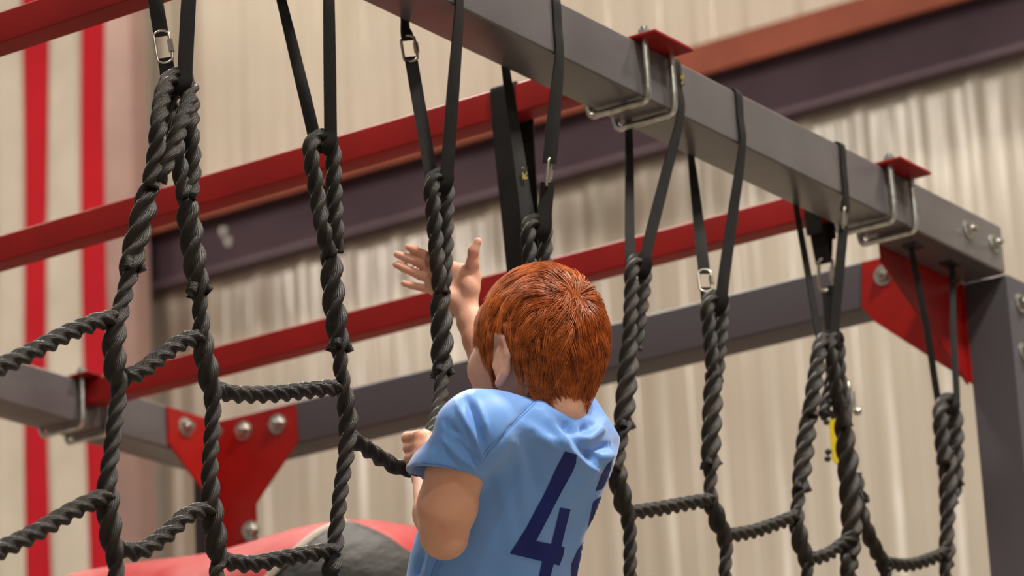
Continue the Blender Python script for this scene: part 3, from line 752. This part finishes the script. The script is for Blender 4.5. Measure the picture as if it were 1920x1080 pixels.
def relax(V, F, it=2, lam=.5):
    E = np.concatenate([F[:, [0, 1]], F[:, [1, 2]], F[:, [2, 3]], F[:, [3, 0]]]); n = len(V)
    for _ in range(it):
        for l in (lam, -lam*.96):
            a = np.zeros_like(V); c = np.zeros(n)
            for x, y in ((0, 1), (1, 0)):
                for d in range(3): a[:, d] += np.bincount(E[:, x], V[E[:, y], d], n)
                c += np.bincount(E[:, x], minlength=n)
            V = V+l*(a/c[:, None]-V)
    return V
npv = lambda v: np.array([v.x, v.y, v.z])

boy = empty('person', 'red-haired child in a light blue jersey numbered 4, climbing and gripping the net', 'person', (3.95, 2.75, 1.62))
# head frame
Fh = Vector((.10, 1, .14)).normalized(); Lh = Vector((0, 0, 1)).cross(Fh).normalized(); Uh = Fh.cross(Lh).normalized()
# Lh must point to the child's left (towards -X)
HC = D(1012, 634, 5.10)
def H(f, l, u): return HC+Fh*f+Lh*l+Uh*u
AX = [Fh, Lh, Uh]
shL, elL, wrL = D(892, 806, 4.94), D(832, 1003, 4.985), D(800, 893, 5.20)
hdL = D(792, 852, 5.235)
hemC = D(838, 893, 4.99)
shR, elR, wrR = D(1076, 822, 5.24), D(948, 775, 5.42), D(882, 603, 5.50)
T0, T1, T2, T3 = D(1036, 782, 5.12), D(996, 865, 5.08), D(940, 1000, 5.12), D(918, 1100, 5.15)
T4 = D(885, 1290, 5.22)

def build_body():
    f = Field(.0024)
    # head
    f.ell(H(-.004, 0, -.004), (.091, .073, .099), AX)
    f.ell(H(.036, 0, -.034), (.060, .058, .072), AX, k=.02)
    f.ell(H(.055, 0, -.085), (.040, .040, .030), AX, k=.02)
    f.ell(H(.050, .036, -.045), (.048, .026, .036), AX, k=.02)     # cheeks
    f.ell(H(.050, -.036, -.045), (.048, .026, .036), AX, k=.02)
    f.ell(H(.092, 0, -.100), (.016, .018, .013), AX, k=.015)       # chin
    f.chain([H(.100, 0, .000), H(.112, 0, -.022), H(.120, 0, -.034)], [.006, .008, .010], k=.010)   # nose
    f.ell(H(.112, .010, -.038), (.008, .006, .006), AX, k=.004); f.ell(H(.112, -.010, -.038), (.008, .006, .006), AX, k=.004)
    f.ell(H(.102, 0, -.064), (.010, .020, .005), AX, k=.005); f.ell(H(.100, 0, -.073), (.010, .018, .006), AX, k=.005)   # lips
    for sg in (1, -1):
        f.ell(H(.098, sg*.030, -.004), (.014, .015, .011), AX, k=.010, op='s')     # eye sockets
        f.ell(H(.082, sg*.030, -.004), (.015, .015, .015), AX, k=.003)             # lids
        f.chain([H(.092, sg*.014, .014), H(.090, sg*.032, .018), H(.078, sg*.048, .012)], [.005, .005, .004], k=.010)  # brows
        # ear
        ea = H(.008, sg*.0700, -.046); tl = (Fh*-.35+Lh*sg*.75).normalized()
        for q0, q1, r0, r1 in ((( .012, .0, .026), (.002, .010, .033), .0050, .0052), ((.002, .010, .033), (-.012, .014, .026), .0052, .0054), ((-.012, .014, .026), (-.017, .013, .006), .0054, .0052),
                               ((-.017, .013, .006), (-.010, .009, -.018), .0042, .0045), ((-.010, .009, -.018), (.000, .004, -.030), .0050, .0065), ((.012, 0, .026), (.011, -.002, .004), .004, .0038)):
            a = ea+Fh*q0[0]*1.2+Lh*sg*q0[1]*.8+Uh*q0[2]*1.1; b = ea+Fh*q1[0]*1.2+Lh*sg*q1[1]*.8+Uh*q1[2]*1.1
            f.cap(a, b, r0, r1, k=.004)
        f.ell(ea+Lh*sg*.002+Fh*-.003, (.017, .0062, .030), AX, k=.006)
        f.ell(ea+Fh*.010+Lh*sg*.004-Uh*.006, (.004, .004, .006), AX, k=.003)       # tragus
        f.ell(ea+Lh*sg*.0125+Fh*.006-Uh*.002, (.0085, .0065, .017), AX, k=.003, op='s')
    # neck, trunk core
    f.chain([H(-.022, 0, -.045), H(-.032, 0, -.10), T0+Vector((0, .004, -.03))], [.050, .043, .036], k=.02)
    f.cap(H(.01, 0, -.075), T0+Vector((0, .03, -.02)), .034, .030, k=.02)
    for a, b in ((T0, T1), (T1, T2), (T2, T3), (T3, T4)):
        for sx in (-.045, 0, .045): f.cap(a+Vector((sx, 0, -.03)), b+Vector((sx, 0, 0)), .040, .044, k=.01)
    # gripping (left) arm
    f.cap(T0+Vector((-.02, 0, -.06)), shL, .045, .038, k=.03)
    f.chain([shL, D(851, 893, 4.955), D(839, 948, 4.965), elL], [.038, .0375, .0400, .0325], k=.014)
    f.ell(elL+Vector((-.005, -.012, -.012)), (.018, .018, .018), k=.02)
    f.chain([elL, elL.lerp(wrL, .35)+Vector((-.004, 0, 0)), wrL], [.030, .031, .0205], k=.012)
    # reaching (right) arm
    f.cap(T0+Vector((.02, 0, -.06)), shR, .045, .04, k=.03)
    f.chain([shR, shR.lerp(elR, .5), elR], [.040, .037, .030], k=.012)
    f.chain([elR, elR.lerp(wrR, .35), elR.lerp(wrR, .8), wrR], [.030, .0310, .0215, .0190], k=.010)
    # ---- reaching hand: palm to the camera, fingers spread left, thumb up
    hd = 5.515
    mc = [D(818, 493, hd), D(812, 508, hd), D(811, 524, hd-.004), D(814, 541, hd-.010)]
    heel = [D(884, 520, hd+.01), D(876, 540, hd+.008), D(868, 558, hd+.003), D(858, 568, hd-.004)]
    for a, b in zip(mc, heel): f.cap(wrR.lerp(b, .75), a, .0115, .0098, k=.010)
    for i in range(3): f.cap(mc[i], mc[i+1], .0090, .0090, k=.006); f.cap(heel[i], heel[i+1], .0125, .0120, k=.012)
    f.cap(D(845, 500, hd), D(886, 512, hd+.005), .0095, .011, k=.010)
    f.ell(D(880, 535, hd-.008), (.016, .014, .020), k=.012)         # thumb mound
    f.ell(D(848, 560, hd-.008), (.015, .012, .012), k=.012)         # little-finger mound
    f.cap(wrR, D(872, 562, hd), .0195, .0165, k=.012)
    tips = [((796, 478), (776, 468), (766, 464)), ((789, 494), (762, 483), (745, 477)), ((787, 516), (758, 503), (743, 496)), ((795, 540), (772, 535), (757, 531))]
    rr = [(.0078, .0072, .0066, .0056), (.0082, .0074, .0068, .0058), (.0080, .0072, .0066, .0056), (.0072, .0064, .0058, .0050)]
    for m, tp, r in zip(mc, tips, rr):
        P = [m]+[D(q[0], q[1], hd-.004*(i+1)) for i, q in enumerate(tp)]; f.chain(P, list(r), k=.0025)
    f.chain([D(886, 520, hd), D(886, 494, hd-.008), D(888, 470, hd-.014), D(896, 452, hd-.016)], [.0125, .0098, .0080, .0060], k=.006)
    # ---- gripping hand round the rope
    g = hdL; rope_c = onY(800, 850, 2.952)
    vdir = Vector((.05, -.02, 1)).normalized()
    f.cap(wrL, g+Vector((0, -.006, -.018)), .0195, .0175, k=.012)
    kn = []
    for i in range(4):                                # index (top) .. little (bottom)
        o = vdir*(.022-.0155*i)
        k0 = D(786-1.5*i, 846, 5.225)+o               # knuckle row on the near side
        k1 = D(764+2.5*i, 848, 5.250)+o               # first joint, out to the left
        k2 = D(768+1.5*i, 846, 5.300)+o+Vector((0, 0, -.003))
        k3 = D(794, 848, 5.312)+o+Vector((0, 0, -.004))
        r = (.0092, .0088, .0088, .0078)[i]
        f.cap(g+Vector((.008, -.006, -.012)), k0, .012, r+.0015, k=.008)
        f.chain([k0, k1, k2, k3], [r+.0008, r, r*.92, r*.8], k=.0028)
    f.ell(g+Vector((.004, -.004, .002)), (.016, .014, .026), k=.010)
    f.chain([g+Vector((.010, -.004, -.004)), D(806, 838, 5.232), D(806, 822, 5.262), D(796, 814, 5.285)], [.012, .0105, .0092, .0080], k=.006)   # thumb
    # hips and legs, below the picture
    for sg, kn_, an in ((-1, Vector((3.80, 2.86, 2.02)), Vector((3.86, 2.90, 1.72))), (1, Vector((4.02, 2.84, 2.10)), Vector((4.02, 2.92, 1.78)))):
        hip = T4+Vector((sg*.07, 0, -.03))
        f.ell(hip, (.085, .09, .08), k=.04)
        f.chain([hip, kn_], [.070, .046], k=.03); f.chain([kn_, kn_.lerp(an, .4)+Vector((0, -.012, 0)), an], [.045, .045, .028], k=.02)
        f.chain([an+Vector((0, -.02, -.03)), an+Vector((0, .05, -.045)), an+Vector((0, .115, -.052))], [.028, .027, .020], k=.02)
    V, Fc = f.mesh(); V = relax(V, Fc, 3)
    return from_np('body', V, Fc, M['skin'], boy)
body = build_body(); local(body, boy)
for sg in (1, -1):
    bm = bmesh.new(); bmesh.ops.create_uvsphere(bm, u_segments=20, v_segments=14, radius=.0125, matrix=Matrix.Translation(H(.0865, sg*.030, -.004)))
    e = local(from_bm('eye', bm, M['eye_white'], boy), boy)
    bm = bmesh.new(); bmesh.ops.create_uvsphere(bm, u_segments=16, v_segments=10, radius=.006, matrix=Matrix.Translation(H(.0945, sg*.030, -.004)))
    from_bm('iris', bm, M['iris'], e)

# ---- jersey
hemL = D(834, 894, 4.955)
def torso_sd(P, grow=0.):
    C = np.array([npv(T0+Vector((0, 0, .0))), npv(T1), npv(T2), npv(T3), npv(T4)]); z = P[..., 2]
    zs = C[::-1, 2]; cx_ = np.interp(z, zs, C[::-1, 0]); cy_ = np.interp(z, zs, C[::-1, 1])
    za = np.array([T4.z-.05, T4.z, T3.z, T2.z, T1.z, T1.z+.045, T0.z, T0.z+.04])
    a = np.interp(z, za, [.150, .150, .140, .138, .140, .128, .090, .055])+grow
    b = np.interp(z, za, [.112, .112, .104, .104, .098, .084, .066, .050])+grow
    q = np.sqrt((np.abs((P[..., 0]-cx_)/a))**2.3+(np.abs((P[..., 1]-cy_)/b))**2.3+1e-9)
    d = (q-1)*np.minimum(a, b)
    return np.maximum(np.maximum(d, z-(T0.z+.040)), (T4.z-.03)-z)
def build_shirt():
    f = Field(.0028)
    f.chain([D(905, 800, 4.97), shL+Vector((0, 0, .0)), hemL, hemL+(hemL-shL)*.2], [.046, .0455, .0490, .0500], k=.015)
    n_ = npv(((hemL-shL).normalized()+Vector((.16, 0, .0))).normalized()); n_ = npv(Vector((-.14, .205, -1)).normalized()); h0 = npv(hemL)
    f.add(lambda P: -((P-h0)@n_), h0-.085, h0+.085, k=.001, op='cut')
    f.cap(shL.lerp(hemL, .5), hemL+(hemL-shL)*.5, .0430, .0472, k=.002, op='s')
    f.cap(shR, shR.lerp(elR, .62), .050, .046, k=.02)
    nR = npv((elR-shR).normalized()); hR = npv(shR.lerp(elR, .62))
    f.cap(shR.lerp(elR, .40), shR.lerp(elR, .95), .043, .044, k=.002, op='s')
    f.add(lambda P: torso_sd(P), (3.6, 2.4, T4.z-.05), (4.3, 3.1, T0.z+.05), k=.024)
    f.chain([T0+Vector((-.03, -.01, -.012)), shL.lerp(T0, .3)+Vector((0, 0, -.004)), shL+Vector((.004, 0, .004))], [.036, .041, .042], k=.035)
    f.chain([T0+Vector((.02, -.01, -.022)), shR+Vector((-.03, 0, .004)), shR], [.036, .045, .046], k=.035)
    f.ell(D(1106, 832, 5.16), (.032, .032, .032), k=.03)            # bunched cloth over the raised shoulder
    # neck hole
    f.chain([T0+Vector((0, .006, .008)), T0+Vector((0, .010, .06)), T0+Vector((0, .010, .12))], [.048, .052, .06], k=.004, op='s')
    return f, h0, n_, hR, nR
f, h0, n_, hR, nR = build_shirt()
# 'cut' = local half-space removal of the sleeve beyond the hem, without touching the trunk
def cut_fn(o, n, R):
    def fn(P):                                       # solid region to remove: beyond plane, inside a short cylinder about the arm
        q = P-o; t = q@n; rad = np.linalg.norm(q-t[..., None]*n, axis=-1)
        return np.maximum(-t, np.maximum(rad-R, t-.10))
    return fn
f.ops = [(('s', cut_fn(h0, n_, .075), a, b, .001) if op == 'cut' else (op, fn, a, b, k)) for op, fn, a, b, k in f.ops]
VS, FS = f.mesh(); VS = relax(VS, FS, 3)
# cloth folds: ridges and valleys along lines on the cloth, as real relief
FOLDS = [  # (polyline in the picture, half width px, height m)
    ([(1012, 752), (1040, 800), (1075, 845), (1110, 876), (1136, 893)], 13, .0075), ([(975, 792), (1005, 812), (1035, 835), (1058, 846)], 11, .0050),
    ([(1026, 772), (1060, 812), (1095, 850), (1128, 872)], 10, -.0065), ([(1072, 806), (1098, 822), (1122, 806), (1132, 792)], 10, .0060), ([(1055, 790), (1080, 812), (1105, 800)], 9, -.0055),
    ([(1112, 872), (1128, 858), (1150, 850)], 9, .0050), ([(1098, 868), (1118, 846), (1148, 834)], 9, -.0050),
    ([(960, 820), (972, 850), (978, 900), (976, 960)], 12, .0026), ([(985, 830), (1000, 870), (1006, 920)], 12, -.0022), ([(930, 880), (945, 930), (955, 990), (960, 1040)], 16, .0026),
    ([(870, 742), (886, 775), (902, 815), (908, 850)], 7, -.0042), ([(855, 752), (872, 786), (893, 825), (905, 862)], 6, .0040), ([(888, 742), (903, 775), (912, 810)], 7, .0030),
    ([(838, 790), (860, 822), (885, 850), (903, 872)], 7, -.0036), ([(832, 822), (856, 850), (880, 870), (900, 886)], 6, .0034), ([(850, 812), (872, 834), (894, 854)], 5, .003),
    ([(826, 760), (824, 800), (816, 850), (806, 872)], 14, .0020), ([(1010, 742), (980, 775), (948, 812), (920, 848)], 4, -.0022),
    ([(812, 1030), (806, 1050), (800, 1080)], 6, .004), ([(792, 1040), (784, 1060), (780, 1085)], 6, -.004), ([(826, 1048), (815, 1070), (812, 1090)], 6, -.003),
    ([(1128, 905), (1112, 950), (1092, 1000), (1078, 1050)], 8, .0016)]
rel = VS-npv(CAM); dep = rel@npv(FWD); PX = np.stack([960+FPX*(rel@npv(RGT))/dep, 540-FPX*(rel@npv(UPV))/dep], 1)
def vnormals(V, F):
    n = np.cross(V[F[:, 2]]-V[F[:, 0]], V[F[:, 3]]-V[F[:, 1]]); out = np.zeros_like(V)
    for c in range(4):
        for d in range(3): out[:, d] += np.bincount(F[:, c], n[:, d], len(V))
    return out/np.maximum(np.linalg.norm(out, axis=1), 1e-12)[:, None]
NS = vnormals(VS, FS)
if ((VS-VS.mean(0))*NS).sum() < 0: FS = FS[:, ::-1]; NS = -NS
facing = np.clip(-(NS@npv(FWD))*3+.3, 0, 1)
disp = np.zeros(len(VS))
for pl, w, hgt in FOLDS:
    Q, _, _ = catmull([(x, y, 0) for x, y in pl], 4); Q = Q[:, :2]
    d2 = ((PX[:, None, :]-Q[None, :, :])**2).sum(2); j = d2.argmin(1); d = np.sqrt(d2.min(1)); t = j/(len(Q)-1)
    fade = np.minimum(1, np.minimum(t+.08, 1.08-t)/.28)
    disp += 1.5*hgt*np.exp(-(d/w)**2)*fade
lowf = .0012*np.sin(VS[:, 0]*60+VS[:, 2]*38)*np.sin(VS[:, 1]*45-VS[:, 2]*52+1)
VS = VS+NS*(disp*facing+lowf)[:, None]
shirt = from_np('jersey', VS, FS, M['shirt'], boy); local(shirt, boy)
BT = BVHTree.FromPolygons([Vector(v) for v in VS], [tuple(q) for q in FS.tolist()])
def on_shirt(px, py, off=.0008, maxdep=5.6):
    d = ray(px, py).normalized(); h = BT.ray_cast(CAM, d, 8)
    if h[0] is None: return None
    n = h[1] if h[1].dot(d) < 0 else -h[1]
    return h[0]+n*off
def decal(poly, name, material, parent, off=.0010, cell=4):
    from mathutils.geometry import tessellate_polygon
    bm = bmesh.new(); vs_ = [bm.verts.new((x, y, 0)) for x, y in poly]
    for t_ in tessellate_polygon([[Vector((x, y, 0)) for x, y in poly]]): bm.faces.new([vs_[i] for i in t_])
    xs = [p[0] for p in poly]; ys = [p[1] for p in poly]
    for ax, lo_, hi_ in ((0, min(xs), max(xs)), (1, min(ys), max(ys))):
        v = lo_+cell
        while v < hi_:
            bmesh.ops.bisect_plane(bm, geom=bm.verts[:]+bm.edges[:]+bm.faces[:], plane_co=((v, 0, 0) if ax == 0 else (0, v, 0)), plane_no=((1, 0, 0) if ax == 0 else (0, 1, 0)))
            v += cell
    bad = []
    for v in bm.verts:
        p = on_shirt(v.co.x, v.co.y, off)
        if p is None: bad.append(v)
        else: v.co = p
    bmesh.ops.delete(bm, geom=bad, context='VERTS')
    long_ = [e for e in bm.edges if e.calc_length() > .03]; bmesh.ops.delete(bm, geom=long_, context='EDGES')
    return local(from_bm(name, bm, material, parent, 80), boy)
FOUR = [(1059, 846), (1081, 852), (1080, 868), (1072, 886), (1053, 920), (1034, 957), (1004.5, 1014), (1033, 1020), (1042, 985), (1050, 951.5), (1069, 955), (1060, 990), (1051.5, 1025), (1058, 1026), (1055, 1042), (1048, 1060), (1037.5, 1057), (1031, 1082), (1022, 1115), (1001, 1110), (1010, 1080), (1016.5, 1052), (956, 1037.5), (972, 1012), (987, 988.6), (1003, 957), (1018.7, 929), (1030, 905), (1040.7, 881.6)]
num = decal(FOUR, 'jersey_number', M['navy'], boy)
num['label'] = 'navy number 4 on the back'
n2a = [(1116, 921), (1127, 891), (1138, 872), (1147, 862), (1144, 880), (1139, 894), (1129, 916)]
n2b = [(1112, 941), (1126, 930), (1131, 925), (1124, 945), (1112, 973), (1101, 1006), (1089, 1041), (1083, 1066), (1080, 1090), (1071, 1090), (1071, 1058), (1082, 1033), (1096, 1011), (1104, 979)]
for pl in (n2a, n2b): decal(pl, 'jersey_number', M['navy'], boy, cell=2)
def seam(pts, name='seam', r=.0006, material='shirt_seam', close=8):
    Q, _, _ = catmull([(x, y, 0) for x, y in pts], 5); P = []
    for x, y, _z in Q:
        p = on_shirt(x, y, .0002)
        if p is not None and (not P or (p-P[-1]).length < .04): P.append(p)
    if len(P) > 3: local(tube(name, P, r, M[material], boy, nseg=6, ds=.004), boy)
seam([(1011, 746), (1000, 760), (975, 784), (945, 815), (918, 845), (908, 862)])
seam([(1007, 744), (996, 757), (971, 781), (941, 812), (914, 841), (906, 852)], r=.0005)
seam([(792, 867), (804, 868), (830, 872), (860, 882), (885, 896), (898, 905)], r=.0007)
seam([(822, 1048), (814, 1062), (808, 1082), (806, 1100)], r=.0006)
# collar band: follows the rim of the neck hole all the way round
cc = npv(T0+Vector((0, .008, 0))); rim = []
dv = VS-cc; rad = np.hypot(dv[:, 0], dv[:, 1]); an = np.degrees(np.arctan2(dv[:, 1], dv[:, 0])) % 360
for a_ in range(0, 360, 12):
    m_ = (np.abs((an-a_+180) % 360-180) < 7) & (rad < .0575) & (rad > .040) & (dv[:, 2] > -.05)
    j_ = np.argmax(np.where(m_, VS[:, 2]-.25*rad, -9)); rim.append(VS[j_])
rim = np.array(rim); 
for _ in range(3): rim = (np.roll(rim, 1, 0)+rim*2+np.roll(rim, -1, 0))/4
Q_, _, _ = catmull(list(rim)+[rim[0]], .004); V_ = []; nq = len(Q_)
for q in Q_:
    o_ = (q-cc)*np.array([1, 1, 0]); o_ /= np.linalg.norm(o_)
    for a_, b_ in ((-.010, .016), (-.006, .018), (.0035, .006), (.0075, -.007), (.002, -.010), (-.010, .000)): V_.append(q+o_*a_+np.array([0, 0, b_]))
F_ = [(i*6+j, i*6+(j+1) % 6, (i+1)*6+(j+1) % 6, (i+1)*6+j) for i in range(nq-1) for j in range(6)]
local(from_np('collar', V_, F_, M['shirt'], boy, 70), boy)

# ---- shorts
def shorts():
    f = Field(.006)
    for sg, kn_ in ((-1, Vector((3.80, 2.86, 2.02))), (1, Vector((4.02, 2.84, 2.10)))):
        hip = T4+Vector((sg*.07, 0, -.03)); f.ell(hip, (.097, .102, .09), k=.04); f.cap(hip, hip.lerp(kn_, .78), .084, .070, k=.03)
    V, F_ = f.mesh(); V = relax(V, F_, 3); local(from_np('shorts', V, F_, M['ripstop'], boy), boy)
shorts()

# ---- hair: layered locks combed from the crown over a close cap
def hair():
    crown = (H(-.082, .022, .040)-H(-.004, 0, -.004)).normalized()
    c = npv(H(-.004, 0, -.004)); A = np.array([list(Fh), list(Lh), list(Uh)]); r0 = np.array([.091, .073, .099])
    def surf(dirs, g):                               # dirs (n,3) local; point on the skull grown by g
        rr = r0+g[:, None] if hasattr(g, '__len__') else r0+g
        k = 1/np.linalg.norm(dirs/rr, axis=1); p = dirs*k[:, None]
        below = np.clip((-.045-p[:, 2])/.06, 0, 1); rz = rr[2] if rr.ndim == 1 else rr[:, 2]
        full = np.sqrt(np.maximum(1-(.045/rz)**2, 0)); now = np.sqrt(np.maximum(1-(p[:, 2]/rz)**2, .02))
        sc_ = np.where(below > 0, full/now*(1-.34*below), 1); sc_ = np.minimum(sc_, 3.2)
        p[:, 0] *= sc_; p[:, 1] *= sc_; p[:, 2] -= .022*below
        return p
    def allowed(d, slack=0.):
        az = np.degrees(np.arctan2(np.abs(d[:, 1]), d[:, 0])); el = np.degrees(np.arcsin(np.clip(d[:, 2], -1, 1)))
        line = np.interp(az, [0, 35, 52, 66, 78, 86, 100, 112, 122, 140, 180], [34, 30, 16, -8, -16, -2, -4, -18, -38, -58, -72])
        return el > line-slack
    n = 38000; k = np.arange(n)+.5; ph = np.arccos(1-2*k/n); th = np.pi*(1+5**.5)*k
    d = np.stack([np.cos(th)*np.sin(ph), np.sin(th)*np.sin(ph), np.cos(ph)], 1); d += RNG.normal(0, .01, d.shape); d /= np.linalg.norm(d, axis=1)[:, None]
    d = d[allowed(d)]; n = len(d)
    # cap
    f = Field(.003)
    cl = Vector(c)
    f.ell(H(-.004, 0, -.004), (.0955, .0775, .1035), AX, k=.004)
    def cutf(P):
        q = (P-c)@A.T; L_ = np.linalg.norm(q, axis=-1); dd = (q/np.maximum(L_, 1e-6)[..., None]).reshape(-1, 3)
        az = np.degrees(np.arctan2(np.abs(dd[:, 1]), dd[:, 0])); el = np.degrees(np.arcsin(np.clip(dd[:, 2], -1, 1)))
        line = np.interp(az, [0, 35, 52, 66, 78, 86, 100, 112, 122, 140, 180], [36, 32, 18, -4, -10, 2, 0, -14, -34, -54, -68])
        return -((el-line).reshape(L_.shape)*.0014)
    f.ops.append(('i', cutf, np.array(c)-.2, np.array(c)+.2, .002))
    V, F_ = f.mesh(); V = relax(V, F_, 2)
    cap = from_np('hair', V, F_, M['scalp'], boy); local(cap, boy)
    # locks
    cr = np.array([Fh.dot(crown), Lh.dot(crown), Uh.dot(crown)])
    clump = RNG.normal(0, 1, (900, 3)); clump /= np.linalg.norm(clump, axis=1)[:, None]
    ci = (d@clump.T).argmax(1)
    ct = RNG.normal(0, .23, (900, 3)); cg = RNG.uniform(-.003, .0075, 900); clen = RNG.uniform(.85, 1.15, 900)
    nseg = 7; pos = d.copy(); Pp = []; grow0 = RNG.uniform(.0030, .0105, n)+cg[ci]*.6
    dist = np.arccos(np.clip(d@cr, -1, 1)); L = (.052+.010*RNG.normal(0, 1, n)*.6)*clen[ci]
    back = np.clip((-d[:, 0]-.1)*1.4, 0, 1)
    L = L*np.clip(.75+.25*dist, .6, 1.15)*(1+.55*back*(d[:, 2] < -.2))
    step = L/nseg
    for sidx in range(nseg+1):
        t = sidx/nseg
        g = grow0*(.35+.65*min(1, t*2.2)) + .0035*t
        Pp.append(surf(pos, g))
        tang = pos-cr*(pos@cr)[:, None]; tang /= np.maximum(np.linalg.norm(tang, axis=1), .38)[:, None]
        swirl = np.cross(pos, cr); grav = np.array([0, 0, -1.])
        fr = np.clip(d[:, 0], 0, 1)[:, None]
        v = tang*1.0+grav*(.35+.5*np.clip(dist-.6, 0, 1))[:, None]-swirl*.22+np.array([.35, 0, 0])*fr+ct[ci]+RNG.normal(0, .035, (n, 3))
        v = v-pos*(v*pos).sum(1)[:, None]; v /= np.linalg.norm(v, axis=1)[:, None]
        pull = clump[ci]-d; pos = pos+(pull*.055)*(1 if sidx else 0)
        pos = pos+v*(step/.085)[:, None]; pos /= np.linalg.norm(pos, axis=1)[:, None]
    Pp = np.stack(Pp, 1)                             # n, nseg+1, 3 local
    # keep tips off the ear and the face
    W = Pp@A+c
    keep = np.ones(n, bool)
    for sg in (1, -1):
        E_ = npv(H(.006, sg*.083, -.050)); q = (W-E_)@A.T/np.array([.021, .03, .036]); keep &= (np.linalg.norm(q, axis=2) > 1).all(1)
    W = W[keep]; n = len(W)
    T = np.gradient(W, axis=1); T /= np.maximum(np.linalg.norm(T, axis=2), 1e-9)[..., None]
    up = (W-c); up /= np.linalg.norm(up, axis=2)[..., None]; S_ = np.cross(T, up); S_ /= np.maximum(np.linalg.norm(S_, axis=2), 1e-9)[..., None]; Un = np.cross(S_, T)
    w = (.00046*RNG.uniform(.7, 1.4, n))[:, None]*np.array([.8, 1, 1, 1, .95, .8, .55, .12])[None, :]
    ring3 = [(1, -.5), (-1, -.5), (0, .8)]
    VV = np.stack([W+S_*(a*w)[..., None]+Un*(b*w)[..., None] for a, b in ring3], 2).reshape(-1, 3)
    m = nseg+1; i = np.arange(n)[:, None, None]; s_ = np.arange(nseg)[None, :, None]; j = np.arange(3)[None, None, :]; j2 = (j+1) % 3
    b0 = i*m*3
    FF = np.stack([b0+s_*3+j, b0+s_*3+j2, b0+(s_+1)*3+j2, b0+(s_+1)*3+j], -1).reshape(-1, 4)
    me = bpy.data.meshes.new('hair_locks'); me.vertices.add(len(VV)); me.vertices.foreach_set('co', VV.ravel())
    me.loops.add(FF.size); me.loops.foreach_set('vertex_index', FF.ravel().astype(np.int32))
    me.polygons.add(len(FF)); me.polygons.foreach_set('loop_start', np.arange(0, FF.size, 4, dtype=np.int32)); me.update(calc_edges=True); smooth(me)
    o = link('hair_locks', me, M['hair'], cap); o['kind'] = 'stuff'
hair()
